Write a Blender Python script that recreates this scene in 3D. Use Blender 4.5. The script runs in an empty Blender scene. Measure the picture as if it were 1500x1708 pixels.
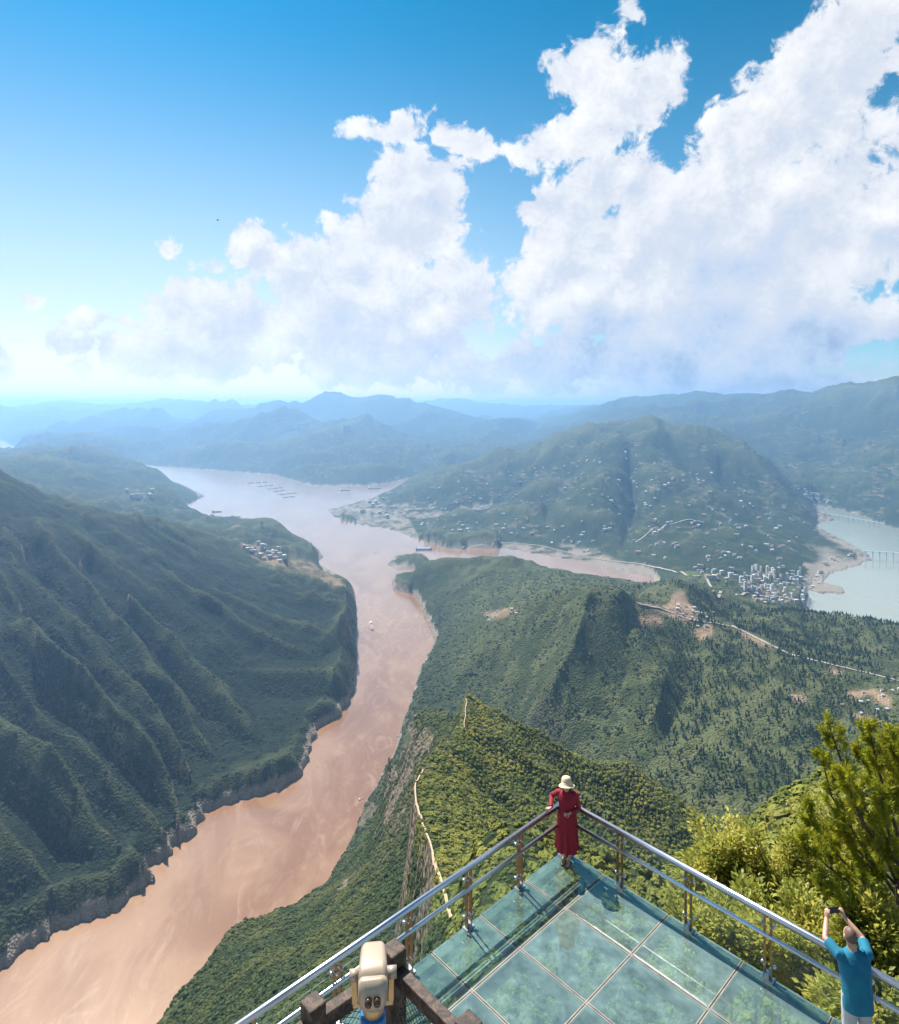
import bpy, bmesh, math, random
import numpy as np
from mathutils import Vector, Matrix

# ------------------------------------------------------------------ camera
F, CX, YH, CAMZ, HW = 1075.0, 750.0, 675.0, 9.15, 1150.0   # photo pixels (1500 wide), camera height over deck, over water
scene = bpy.context.scene
COL = scene.collection
cam_d = bpy.data.cameras.new('camera'); cam = bpy.data.objects.new('camera', cam_d); COL.objects.link(cam)
cam.location = (0, 0, CAMZ); cam.rotation_euler = (math.radians(90), 0, 0)
cam_d.sensor_fit = 'HORIZONTAL'; cam_d.sensor_width = 36.0
cam_d.lens = 36.0 * F / 1500.0
cam_d.shift_y = -(854.0 - YH) / 1500.0
cam_d.clip_start = 0.1; cam_d.clip_end = 300000.0
scene.camera = cam
scene.view_settings.view_transform = 'Standard'; scene.view_settings.look = 'None'
scene.view_settings.exposure = 1.22; scene.view_settings.gamma = 1.0
scene.view_settings.use_curve_mapping = False
cy = scene.cycles
cy.use_denoising = True
cy.max_bounces = 8; cy.diffuse_bounces = 2; cy.glossy_bounces = 3; cy.transmission_bounces = 4
cy.transparent_max_bounces = 16; cy.volume_bounces = 1
cy.use_adaptive_sampling = True; cy.adaptive_threshold = 0.02
cy.sample_clamp_indirect = 2.0

# ------------------------------------------------------------------ sun + sky
SUN_AZ, SUN_EL = math.radians(-31), math.radians(52)      # azimuth from +Y (ahead), negative = left
sdir = Vector((math.sin(SUN_AZ) * math.cos(SUN_EL), math.cos(SUN_AZ) * math.cos(SUN_EL), math.sin(SUN_EL)))
sun_d = bpy.data.lights.new('sun', 'SUN'); sun = bpy.data.objects.new('sun', sun_d); COL.objects.link(sun)
sun_d.energy = 5.0; sun_d.angle = math.radians(0.5); sun_d.color = (1.0, 0.94, 0.85)
sun.rotation_euler = sdir.to_track_quat('Z', 'Y').to_euler()
sun.location = (0, 0, 60)

world = bpy.data.worlds.new('World'); scene.world = world; world.use_nodes = True
wt = world.node_tree; wt.nodes.clear()

class NT:
    """tiny node-graph helper"""
    def __init__(s, tree): s.t = tree
    def n(s, typ, **kw):
        nd = s.t.nodes.new(typ)
        for k, v in kw.items(): setattr(nd, k, v)
        return nd
    def link(s, a, b): s.t.links.new(a, b)
    def put(s, sock, v):
        if v is None: return
        if hasattr(v, 'is_output'): s.link(v, sock)
        else: sock.default_value = v
    def math(s, op, a, b=None, c=None, clamp=False):
        nd = s.n('ShaderNodeMath', operation=op); nd.use_clamp = clamp
        s.put(nd.inputs[0], a); s.put(nd.inputs[1], b); s.put(nd.inputs[2], c)
        return nd.outputs[0]
    def vmath(s, op, a, b=None, scale=None):
        nd = s.n('ShaderNodeVectorMath', operation=op)
        s.put(nd.inputs[0], a)
        if b is not None: s.put(nd.inputs[1], b)
        if scale is not None: s.put(nd.inputs[3], scale)
        return nd.outputs['Value'] if op in ('DOT_PRODUCT', 'LENGTH', 'DISTANCE') else nd.outputs[0]
    def mix(s, fac, a, b, mode='MIX'):
        nd = s.n('ShaderNodeMix', data_type='RGBA', blend_type=mode)
        s.put(nd.inputs[0], fac); s.put(nd.inputs[6], a); s.put(nd.inputs[7], b)
        return nd.outputs[2]
    def noise(s, vec, scale, detail=2.0, rough=0.5, dist=0.0, out=0, dims='3D', lac=2.0):
        nd = s.n('ShaderNodeTexNoise', noise_dimensions=dims)
        s.put(nd.inputs['Vector'], vec); s.put(nd.inputs['Scale'], scale); s.put(nd.inputs['Detail'], detail)
        s.put(nd.inputs['Roughness'], rough); s.put(nd.inputs['Distortion'], dist); s.put(nd.inputs['Lacunarity'], lac)
        return nd.outputs[out]
    def voro(s, vec, scale, feature='F1', out='Distance', rand=1.0):
        nd = s.n('ShaderNodeTexVoronoi', feature=feature)
        s.put(nd.inputs['Vector'], vec); s.put(nd.inputs['Scale'], scale); s.put(nd.inputs['Randomness'], rand)
        return nd.outputs[out]
    def ramp(s, fac, stops, interp='LINEAR'):
        nd = s.n('ShaderNodeValToRGB'); cr = nd.color_ramp; cr.interpolation = interp
        while len(cr.elements) < len(stops): cr.elements.new(0.5)
        for e, (p, c) in zip(cr.elements, stops):
            e.position = p; e.color = c if len(c) == 4 else (*c, 1)
        s.put(nd.inputs[0], fac); return nd.outputs[0]
    def smooth(s, v, lo, hi):
        nd = s.n('ShaderNodeMapRange', interpolation_type='SMOOTHSTEP')
        s.put(nd.inputs[0], v); nd.inputs[1].default_value = lo; nd.inputs[2].default_value = hi
        return nd.outputs[0]
    def comb(s, x, y, z):
        nd = s.n('ShaderNodeCombineXYZ')
        s.put(nd.inputs[0], x); s.put(nd.inputs[1], y); s.put(nd.inputs[2], z); return nd.outputs[0]

def build_world():
    W = NT(wt)
    out = W.n('ShaderNodeOutputWorld'); bg = W.n('ShaderNodeBackground'); W.link(bg.outputs[0], out.inputs[0])
    bg.inputs[1].default_value = 0.0625
    sky = W.n('ShaderNodeTexSky', sky_type='NISHITA'); sky.sun_disc = False
    sky.sun_elevation = SUN_EL; sky.sun_rotation = SUN_AZ
    sky.altitude = 1200.0; sky.air_density = 1.0; sky.dust_density = 1.2; sky.ozone_density = 2.0
    # richer blue, as polarised and processed in the photograph
    hs = W.n('ShaderNodeHueSaturation'); hs.inputs['Hue'].default_value = 0.470
    hs.inputs['Saturation'].default_value = 1.8; hs.inputs['Value'].default_value = 0.76
    gm = W.n('ShaderNodeGamma'); gm.inputs[1].default_value = 1.4
    W.link(W.vmath('SCALE', sky.outputs[0], scale=0.22), gm.inputs[0])
    W.link(W.vmath('SCALE', gm.outputs[0], scale=4.6), hs.inputs['Color'])
    tc = W.n('ShaderNodeTexCoord'); D = tc.outputs['Generated']
    sep = W.n('ShaderNodeSeparateXYZ'); W.link(D, sep.inputs[0])
    dx, dy, dz = sep.outputs
    az = W.math('ARCTAN2', dx, dy)
    el = W.math('ARCSINE', dz)
    # ---- cloud density as a node group: blobs in (azimuth, elevation) broken up by noise on the sphere
    g = bpy.data.node_groups.new('cloud_density', 'ShaderNodeTree')
    g.interface.new_socket('Dir', in_out='INPUT', socket_type='NodeSocketVector')
    g.interface.new_socket('Az', in_out='INPUT', socket_type='NodeSocketFloat')
    g.interface.new_socket('El', in_out='INPUT', socket_type='NodeSocketFloat')
    g.interface.new_socket('Density', in_out='OUTPUT', socket_type='NodeSocketFloat')
    G = NT(g); gi = G.n('NodeGroupInput'); go = G.n('NodeGroupOutput')
    gd, ga, ge = gi.outputs[0], gi.outputs[1], gi.outputs[2]
    warp = G.noise(gd, 7.0, 3, 0.55, out=1)
    av = G.vmath('ADD', G.comb(ga, ge, 0.0), G.vmath('MULTIPLY', G.vmath('SUBTRACT', warp, (0.5, 0.5, 0.5)), (0.11, 0.09, 0.0)))
    def px(x, y):
        return math.atan2(x - CX, F), math.atan2(YH - y, math.hypot(F, x - CX))
    # (x, y, half-width px, half-height px, tilt deg, strength)
    B = [(690, 320, 88, 95, 0, 1.2), (650, 400, 125, 80, 0, 1.25), (560, 470, 160, 75, 0, 1.25), (415, 425, 55, 50, 0, 1.0),
         (400, 520, 190, 65, 0, 1.15), (200, 540, 110, 24, 0, .6), (640, 560, 220, 80, 0, 1.25), (330, 590, 260, 50, 0, .85),
         (760, 500, 130, 75, 0, 1.0), (950, 460, 190, 120, 0, 1.05), (1000, 330, 160, 60, 24, 1.0), (900, 365, 60, 45, 0, .95), (1180, 420, 260, 190, 0, 1.1),
         (1250, 250, 270, 120, 38, 1.0), (1400, 120, 230, 130, 45, 1.0), (1450, 380, 250, 240, 0, 1.1),
         (1000, 600, 340, 55, 0, 1.1), (1150, 520, 300, 110, 0, 1.25), (1300, 440, 260, 150, 0, 1.3), (1050, 430, 200, 90, 0, 1.2), (600, 610, 260, 40, 0, .8), (1200, 645, 520, 26, 0, .75), (1350, 560, 330, 75, 0, 1.0), (1750, 300, 330, 330, 0, 1.05), (1700, 40, 300, 160, 30, 1.0),
         (960, 110, 95, 65, 15, .95), (1050, 165, 115, 60, 20, .95), (935, 232, 90, 50, 10, .95), (805, 222, 60, 34, -15, .7), (665, 210, 85, 24, 10, .68),
         (745, 262, 45, 20, 10, .5), (1035, 40, 28, 36, -25, .5), (930, 75, 32, 24, 20, .5), (285, 400, 30, 14, -30, .35), (350, 445, 26, 14, 0, .4), (205, 462, 26, 8, -8, .35), (190, 492, 28, 8, -8, .35), (45, 490, 40, 9, -6, .35), (150, 590, 330, 40, 0, .45)]
    F_ = None
    for (x, y, w, h, tilt, st) in B:
        a0, e0 = px(x, y)
        a1, _ = px(x + 1, y); rw = w * (a1 - a0); rh = h * (math.atan2(YH - y + 1, math.hypot(F, x - CX)) - e0)
        t = math.radians(tilt); ct, sn = math.cos(t), math.sin(t)
        mp = G.n('ShaderNodeMapping', vector_type='TEXTURE'); G.link(av, mp.inputs[0])
        mp.inputs[1].default_value = (a0, e0, 0); mp.inputs[2].default_value = (0, 0, t); mp.inputs[3].default_value = (rw, rh, 1)
        v = G.math('MULTIPLY_ADD', G.vmath('LENGTH', mp.outputs[0]), -st, st)
        F_ = v if F_ is None else G.math('SMOOTH_MAX', F_, v, 0.15)
    # the same broken cumulus goes on round the rest of the sky
    gen = G.math('SUBTRACT', G.math('MULTIPLY', G.noise(gd, 2.3, 3, 0.5), 3.2), 1.75)
    side = G.smooth(G.math('ABSOLUTE', ga), 0.85, 1.2)
    gen = G.math('ADD', G.math('MULTIPLY', gen, 1.0), G.math('MULTIPLY', G.math('SUBTRACT', side, 1.0), 3.0))
    F_ = G.math('MAXIMUM', G.math('MAXIMUM', F_, -1.2), gen)
    G.link(F_, go.inputs[0])
    nd = W.n('ShaderNodeGroup'); nd.node_tree = g
    W.put(nd.inputs[0], D); W.put(nd.inputs[1], az); W.put(nd.inputs[2], el); blob = nd.outputs[0]
    def billow(d, det):
        w = W.vmath('ADD', d, W.vmath('SCALE', W.noise(d, 14.0, 2, 0.5, out=1), scale=0.045))
        n = W.math('MULTIPLY', W.math('SUBTRACT', W.noise(d, 8.0, det, 0.58, 0.25), 0.5), 1.9)
        return W.math('ADD', n, W.math('MULTIPLY', W.math('SUBTRACT', 0.42, W.voro(w, 19.0, 'SMOOTH_F1')), 0.8)), w
    p0, w0 = billow(D, 7)
    fine = W.math('SUBTRACT', W.noise(w0, 46.0, 5, 0.64), 0.5)
    p1, w1 = billow(W.vmath('NORMALIZE', W.vmath('ADD', D, (-0.016, 0.0, 0.030))), 3)     # a step towards the sun
    d0 = W.math('ADD', blob, W.math('MULTIPLY_ADD', fine, 1.15, p0))
    cover = W.smooth(d0, 0.02, 0.30)
    thick = W.smooth(d0, 0.15, 1.5)
    lit = W.math('ADD', W.math('MULTIPLY_ADD', W.math('SUBTRACT', p0, p1), 0.50, 0.76), W.math('ADD', W.math('MULTIPLY', fine, 0.55), W.math('MULTIPLY', W.math('SUBTRACT', W.noise(w0, 110.0, 4, 0.65), 0.5), 0.35)))
    grey = W.noise(D, 3.6, 3, 0.5)
    lit = W.math('SUBTRACT', lit, W.math('MULTIPLY', W.math('MULTIPLY', thick, W.smooth(grey, 0.42, 0.70)), 0.40))
    lowc = W.smooth(el, 0.17, 0.03)
    lit = W.math('SUBTRACT', lit, W.math('MULTIPLY', W.math('MULTIPLY', lowc, W.smooth(az, -0.35, 0.25)), 0.42))
    lit = W.math('MINIMUM', W.math('MAXIMUM', lit, 0.0), 1.0)
    ccol = W.ramp(lit, [(0.0, (1.9, 2.9, 4.5)), (0.35, (3.9, 4.7, 6.0)), (0.62, (5.0, 5.35, 6.0)), (1.0, (7.0, 7.0, 7.05))])
    # pale air towards the horizon, as the photograph's sky
    low = W.math('POWER', W.math('SUBTRACT', 1.0, W.math('MINIMUM', W.math('MAXIMUM', W.math('MULTIPLY', el, 1.75), 0.0), 1.0)), 1.6)
    sunward = W.math('MAXIMUM', W.vmath('DOT_PRODUCT', D, tuple(Vector((sdir.x, sdir.y, 0)).normalized())), 0.0)
    low = W.math('MULTIPLY', low, W.math('MULTIPLY_ADD', sunward, 0.62, 0.42))
    skyc = W.mix(low, hs.outputs[0], W.mix(W.smooth(sunward, 0.55, 0.98), (3.6, 4.7, 5.9, 1), (7.6, 7.0, 6.6, 1)))
    col = W.mix(cover, skyc, ccol)
    W.link(col, bg.inputs[0])
    world.cycles.sampling_method = 'MANUAL'; world.cycles.sample_map_resolution = 512
build_world()

# ------------------------------------------------------------------ helpers for things
def tag(o, label=None, cat=None, group=None, kind=None):
    if label: o['label'] = label
    if cat: o['category'] = cat
    if group: o['group'] = group
    if kind: o['kind'] = kind
    return o

def empty(name, loc=(0, 0, 0), rz=0.0):
    o = bpy.data.objects.new(name, None); COL.objects.link(o)
    o.location = loc; o.rotation_euler = (0, 0, rz); o.empty_display_size = 0.2
    return o

class MB:
    """collects shapes, builds one mesh object"""
    def __init__(s): s.v = []; s.f = []; s.sm = []
    def add(s, vs, fs, smooth=False):
        b = len(s.v); s.v.extend([tuple(p) for p in vs]); s.f.extend([tuple(i + b for i in f) for f in fs]); s.sm.extend([smooth] * len(fs))
    def box(s, c, size, M=None):
        x, y, z = [k * 0.5 for k in size]
        vs = [Vector((i * x, j * y, k * z)) for i in (-1, 1) for j in (-1, 1) for k in (-1, 1)]
        if M is not None: vs = [M @ p for p in vs]
        vs = [p + Vector(c) for p in vs]
        s.add(vs, [(0, 1, 3, 2), (4, 6, 7, 5), (0, 4, 5, 1), (2, 3, 7, 6), (0, 2, 6, 4), (1, 5, 7, 3)])
    def bar(s, a, b, w, h, up=(0, 0, 1)):
        """box beam from a to b, width w (sideways), height h (along up)"""
        a, b = Vector(a), Vector(b); d = (b - a).normalized(); upv = Vector(up)
        sd = d.cross(upv).normalized(); u2 = sd.cross(d).normalized()
        vs = []
        for p in (a, b):
            for i, j in ((-1, -1), (1, -1), (1, 1), (-1, 1)): vs.append(p + sd * (i * w / 2) + u2 * (j * h / 2))
        s.add(vs, [(0, 3, 2, 1), (4, 5, 6, 7), (0, 1, 5, 4), (1, 2, 6, 5), (2, 3, 7, 6), (3, 0, 4, 7)])
    def tube(s, pts, rad, seg=12, smooth=True, caps=True):
        pts = [Vector(p) for p in pts]; n = len(pts)
        if not hasattr(rad, '__len__'): rad = [rad] * n
        rings = []; u = None
        for i, p in enumerate(pts):
            d = ((pts[min(i + 1, n - 1)] - pts[max(i - 1, 0)])).normalized()
            if u is None:
                u = d.cross(Vector((0, 0, 1)))
                if u.length < 1e-3: u = Vector((1, 0, 0))
            u = (u - d * u.dot(d)).normalized(); w = d.cross(u)
            r = rad[i]
            rx, ry = (r if hasattr(r, '__len__') else (r, r))
            rings.append([p + u * (rx * math.cos(2 * math.pi * k / seg)) + w * (ry * math.sin(2 * math.pi * k / seg)) for k in range(seg)])
        vs = [q for r in rings for q in r]
        fs = [(i * seg + k, i * seg + (k + 1) % seg, (i + 1) * seg + (k + 1) % seg, (i + 1) * seg + k) for i in range(n - 1) for k in range(seg)]
        if caps: fs += [tuple(range(seg - 1, -1, -1)), tuple((n - 1) * seg + k for k in range(seg))]
        s.add(vs, fs, smooth)
    def lathe(s, c, prof, seg=20, smooth=True, sx=1.0, sy=1.0):
        c = Vector(c); vs = []; n = len(prof)
        for r, z in prof:
            for k in range(seg):
                t = 2 * math.pi * k / seg; vs.append(c + Vector((r * sx * math.cos(t), r * sy * math.sin(t), z)))
        fs = [(i * seg + k, i * seg + (k + 1) % seg, (i + 1) * seg + (k + 1) % seg, (i + 1) * seg + k) for i in range(n - 1) for k in range(seg)]
        fs += [tuple(range(seg - 1, -1, -1)), tuple((n - 1) * seg + k for k in range(seg))]
        s.add(vs, fs, smooth)
    def ball(s, c, r, seg=12, M=None):
        rx, ry, rz = r if hasattr(r, '__len__') else (r, r, r)
        n = max(6, seg // 2 + 2); vs = []; c = Vector(c)
        for i in range(1, n):
            ph = math.pi * i / n
            for k in range(seg):
                t = 2 * math.pi * k / seg
                p = Vector((rx * math.sin(ph) * math.cos(t), ry * math.sin(ph) * math.sin(t), -rz * math.cos(ph)))
                vs.append((M @ p if M is not None else p) + c)
        lo = len(vs); p = Vector((0, 0, -rz)); vs.append((M @ p if M is not None else p) + c)
        p = Vector((0, 0, rz)); vs.append((M @ p if M is not None else p) + c)
        m = n - 1
        fs = [(i * seg + k, i * seg + (k + 1) % seg, (i + 1) * seg + (k + 1) % seg, (i + 1) * seg + k) for i in range(m - 1) for k in range(seg)]
        fs += [(lo, (k + 1) % seg, k) for k in range(seg)] + [(lo + 1, (m - 1) * seg + k, (m - 1) * seg + (k + 1) % seg) for k in range(seg)]
        s.add(vs, fs, True)
    def mesh(s, name):
        me = bpy.data.meshes.new(name); me.from_pydata(s.v, [], s.f)
        me.polygons.foreach_set('use_smooth', s.sm); me.update(); return me
    def build(s, name, mat, parent=None, loc=None, bevel=0.0):
        me = s.mesh(name); me.materials.append(mat)
        o = bpy.data.objects.new(name, me); COL.objects.link(o); o.parent = parent
        if loc is not None: o.location = loc
        if bevel:
            bm = bmesh.new(); bm.from_mesh(me)
            bmesh.ops.bevel(bm, geom=[e for e in bm.edges if len(e.link_faces) == 2 and e.calc_face_angle(0) > 0.5], offset=bevel, segments=2, affect='EDGES', profile=0.5)
            bm.to_mesh(me); bm.free()
        return o

def material(name, color, rough=0.6, metal=0.0, spec=0.5, var=0.0, vscale=4.0, bump=0.0, bscale=30.0, color2=None, coat=0.0):
    m = bpy.data.materials.new(name); m.use_nodes = True; t = NT(m.node_tree)
    b = m.node_tree.nodes['Principled BSDF']
    b.inputs['Roughness'].default_value = rough; b.inputs['Metallic'].default_value = metal
    b.inputs['Specular IOR Level'].default_value = spec; b.inputs['Coat Weight'].default_value = coat
    tc = t.n('ShaderNodeTexCoord'); vec = tc.outputs['Object']
    c = (*color, 1)
    if var or color2:
        n = t.noise(vec, vscale, 5, 0.6)
        c2 = (*color2, 1) if color2 else (*[max(0, k * (1 - var)) for k in color], 1)
        hi = c if color2 else (*[min(1, k * (1 + var)) for k in color], 1)
        t.link(t.mix(t.smooth(n, 0.3, 0.7), c2, hi), b.inputs['Base Color'])
    else: b.inputs['Base Color'].default_value = c
    if bump:
        bp = t.n('ShaderNodeBump'); bp.inputs['Strength'].default_value = bump; bp.inputs['Distance'].default_value = 0.02
        t.link(t.noise(vec, bscale, 4, 0.6), bp.inputs['Height']); t.link(bp.outputs[0], b.inputs['Normal'])
    return m

# ------------------------------------------------------------------ terrain (one height field, built from ridges, valleys and shores)
rng = np.random.default_rng(7)
NC = 1000
UU = np.linspace(-0.86, 0.86, NC)
YY = np.concatenate([np.geomspace(9, 250, 150)[:-1], np.geomspace(250, 4200, 620)[:-1], np.geomspace(4200, 60000, 230)])
NR = len(YY)
LY = np.log(YY)
XX = UU[None, :] * YY[:, None]; YG = np.repeat(YY[:, None], NC, 1)
WATER = -HW
def P(x, y, Y): return ((x - CX) * Y / F, Y, -(y - YH) * Y / F)
def PL(*pts): return [P(*p) for p in pts]

river = [(-900, 2300), (-900, 1900), (-400, 1790), (-150, 1690), (0, 1621), (45, 1584), (103, 1551), (194, 1522), (256, 1466), (246, 1452), (285, 1427), (285, 1413), (314, 1404), (337, 1367), (343, 1355), (389, 1340), (467, 1318), (496, 1299), (517, 1266), (529, 1216), (570, 1191), (591, 1146), (595, 1092), (594, 1030), (590, 985), (575, 966), (555, 953), (530, 938), (542, 931), (527, 910), (492, 897), (455, 880), (420, 866), (388, 860), (353, 861), (298, 847), (322, 838), (343, 828), (330, 820), (300, 806), (250, 791), (201, 774),
         (240, 775), (277, 780), (353, 785), (405, 788), (457, 792), (488, 802), (527, 811), (596, 811), (640, 808), (700, 797), (720, 797), (690, 806), (660, 814), (613, 833), (546, 851), (558, 863), (596, 875), (648, 882), (700, 901), (735, 910), (748, 915), (748, 930), (722, 936), (702, 921), (665, 926), (643, 941), (660, 950), (690, 951), (690, 957), (652, 966), (658, 985), (690, 990), (700, 1005), (712, 1040), (727, 1072), (722, 1085), (698, 1120), (676, 1200), (654, 1264), (612, 1350), (576, 1460), (546, 1555), (498, 1598), (442, 1625), (382, 1647), (350, 1700), (270, 1823), (100, 2050), (-300, 2600)]
tributary = [(740, 917), (800, 911), (880, 921), (940, 932), (985, 938), (1010, 950), (1060, 958), (1090, 965), (1095, 985), (1000, 990), (900, 968), (800, 948), (740, 932)]
lagoon = [(1357, 842), (1400, 850), (1440, 862), (1500, 885), (1600, 895), (1900, 900), (1900, 1095), (1600, 1072), (1500, 1056), (1460, 1050), (1400, 1044), (1365, 1030), (1345, 1010), (1350, 985), (1372, 990), (1410, 990), (1408, 980), (1372, 972), (1385, 958), (1430, 944), (1455, 934), (1450, 925), (1440, 918), (1400, 897), (1375, 884), (1362, 874), (1393, 868), (1385, 858)]
farriver = [(-150, 728), (0, 733), (22, 744), (27, 756), (0, 762), (-150, 766)]

def in_poly(px, py, poly):
    r = np.zeros(px.shape, bool); n = len(poly)
    for i in range(n):
        x0, y0 = poly[i]; x1, y1 = poly[(i + 1) % n]
        if y0 == y1: continue
        c = ((y0 > py) != (y1 > py)) & (px < (x1 - x0) * (py - y0) / (y1 - y0) + x0)
        r ^= c
    return r
GPX = CX + F * UU[None, :] + 0 * YG
GPY = YH + F * HW / YG
wob = 1.5 * np.sin(GPX * 0.21 + 1.3 * np.sin(GPY * 0.13)) + 1.2 * np.sin(GPY * 0.33 + GPX * 0.11)
scl = np.clip((GPY - 740) / 400, 0.15, 1.6)
wmask = np.zeros((NR, NC), bool)
for poly in (river, tributary, lagoon, farriver):
    wmask |= in_poly(GPX + wob * scl, GPY + 0.6 * wob * scl, poly)

LINES = []
L = LINES.append
# near hill under the platform
L([(-40, 3, -9), (0, 9, -17), (2, 14, -21), (4, 20, -27), (6, 32, -38), (8, 60, -62), (6, 120, -110), (2, 220, -181)])
L([(12, 9, -14), (16, 16, -17), (22, 26, -20), (34, 44, -30), (52, 80, -55)])
L([(40, 9, 0), (50, 40, -12)])
L([(-20, 9, -30), (-30, 30, -60), (-45, 70, -120)])
L(PL((1235, 1470, 175), (1330, 1425, 160), (1390, 1362, 150), (1500, 1300, 140), (1700, 1200, 130)))
# near ridge with the path: crest, cliff foot, spurs and gullies
R1 = PL((760, 1560, 220), (745, 1500, 300), (722, 1430, 420), (702, 1370, 520), (690, 1310, 640), (700, 1278, 720), (738, 1250, 800), (770, 1215, 880), (778, 1161, 1000))
L(R1)
CLIFF = [(x - (6 + 0.026 * y), y, z - np.interp(y, [220, 300, 420, 640, 800, 880], [15, 55, 150, 200, 130, 40])) for x, y, z in R1[:-1]]
L(CLIFF)
S1 = PL((778, 1161, 1000), (850, 1203, 1010), (930, 1246, 1020), (1010, 1277, 1030), (1100, 1322, 1030), (1180, 1372, 1020), (1250, 1415, 1000), (1330, 1480, 960)); L(S1)
L(PL((800, 1195, 965), (880, 1243, 920), (960, 1308, 860), (1030, 1375, 790), (1100, 1450, 720)))
L(PL((850, 1266, 962), (940, 1340, 942), (1020, 1412, 905), (1100, 1478, 850), (1180, 1530, 780)))
L(PL((800, 1315, 770), (870, 1394, 690), (950, 1470, 605), (1030, 1540, 530)))
L(PL((760, 1350, 560), (830, 1420, 500), (930, 1490, 430), (1050, 1560, 360)))
L(PL((1120, 1500, 330), (1230, 1500, 260)))
L(PL((690, 1190, 1120), (712, 1183, 1130), (740, 1187, 1110), (765, 1225, 1040)))
L(PL((648, 1262, 1180), (660, 1305, 1120), (690, 1330, 960)))
# right bank shoulder above the river
L(PL((640, 1300, 1900), (608, 1344, 1790), (576, 1420, 1500), (546, 1474, 1300), (498, 1506, 1150), (442, 1530, 1050), (410, 1537, 1000), (382, 1550, 950), (350, 1598, 900), (310, 1650, 850), (270, 1708, 800), (150, 1850, 700), (-100, 2100, 560)))
L(PL((560, 1500, 1010), (600, 1440, 1180), (640, 1360, 1400), (665, 1280, 1700), (690, 1190, 2150)))
L(PL((690, 1560, 480), (600, 1600, 560), (480, 1640, 680), (420, 1600, 800)))
# valley behind, and the big green slopes on the right
L(PL((685, 1168, 2480), (800, 1184, 2330), (985, 1280, 1840), (1130, 1354, 1570), (1250, 1414, 1370), (1400, 1460, 1130), (1600, 1460, 1000)))
L(PL((735, 1078, 3040), (760, 1062, 2950), (850, 1012, 2700), (930, 987, 2450), (985, 980, 2350), (1040, 986, 2350), (1055, 1003, 2400), (1110, 1025, 2450), (1180, 1040, 2450), (1230, 1048, 2420), (1310, 1090, 2250), (1400, 1115, 2130), (1500, 1137, 2030), (1700, 1170, 1900)))
L(PL((985, 980, 2350), (962, 1060, 2150), (925, 1140, 2060), (880, 1196, 2110)))
L(PL((1045, 1050, 2280), (1050, 1110, 2130), (1015, 1200, 1950)))
L(PL((930, 1040, 2370), (880, 1110, 2300), (820, 1160, 2330)))
L(PL((850, 1012, 2700), (800, 1090, 2500), (745, 1150, 2480)))
L(PL((1110, 1040, 2380), (1120, 1110, 2130), (1090, 1190, 1900), (1050, 1270, 1790)))
L(PL((1180, 1060, 2320), (1160, 1140, 2090), (1110, 1230, 1880)))
L(PL((1310, 1110, 2130), (1290, 1138, 2030), (1250, 1172, 1920), (1200, 1212, 1790), (1145, 1250, 1710), (1090, 1287, 1690)))
L(PL((1330, 1180, 1850), (1290, 1260, 1660), (1240, 1340, 1480)))
L(PL((1400, 1150, 1980), (1390, 1250, 1680), (1340, 1350, 1420)))
L(PL((1500, 1190, 1800), (1500, 1300, 1450), (1450, 1400, 1200)))
L(PL((745, 1066, 3170), (800, 1047, 3120), (850, 1024, 3110)))
L(PL((672, 985, 4000), (690, 955, 4030), (720, 939, 3990), (760, 932, 3900), (840, 930, 3800), (900, 945, 3750), (960, 965, 3700), (1040, 975, 3600), (1090, 985, 3500)))
L(PL((660, 935, 4700), (690, 924, 4650), (712, 931, 4600)))
L(PL((1080, 975, 2900), (1130, 966, 2950), (1180, 985, 2900), (1215, 1005, 2850)))
L(PL((1270, 1030, 2700), (1320, 1021, 2750), (1400, 1031, 2750), (1460, 1042, 2650), (1520, 1060, 2560), (1700, 1080, 2500)))
L(PL((1235, 1060, 2480), (1300, 1065, 2500), (1400, 1085, 2400), (1500, 1105, 2300)))
L(PL((1230, 985, 3500), (1250, 965, 3950), (1300, 958, 4100), (1340, 975, 3850), (1330, 1000, 3600), (1270, 1008, 3560)))
# the big blue hill across the river
L(PL((560, 850, 7400), (660, 816, 8500), (740, 790, 8800), (830, 765, 8800), (920, 740, 8600), (1000, 712, 8500), (1050, 700, 8500), (1090, 697, 8500), (1130, 711, 8300), (1190, 730, 8200), (1240, 746, 8000), (1290, 790, 7500), (1330, 830, 7000), (1352, 860, 6450)))
L(PL((1090, 697, 8500), (1120, 750, 7800), (1160, 800, 7000), (1260, 868, 5950), (1350, 900, 5400), (1425, 922, 4850)))
L(PL((1000, 712, 8500), (960, 790, 7400), (910, 870, 6050)))
L(PL((1050, 800, 7250), (1060, 860, 6200), (1040, 910, 5150)))
L(PL((1200, 800, 7300), (1280, 850, 6500)))
L(PL((870, 800, 7700), (800, 860, 6500)))
L(PL((570, 857, 6450), (600, 868, 6100), (640, 874, 5900), (700, 890, 5450), (760, 900, 5200), (830, 896, 5250)))
L(PL((740, 790, 8800), (720, 840, 7300), (690, 872, 6200)))
L(PL((830, 890, 5650), (900, 905, 5300), (1000, 915, 5050), (1100, 925, 4650), (1200, 940, 4250)))
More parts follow.
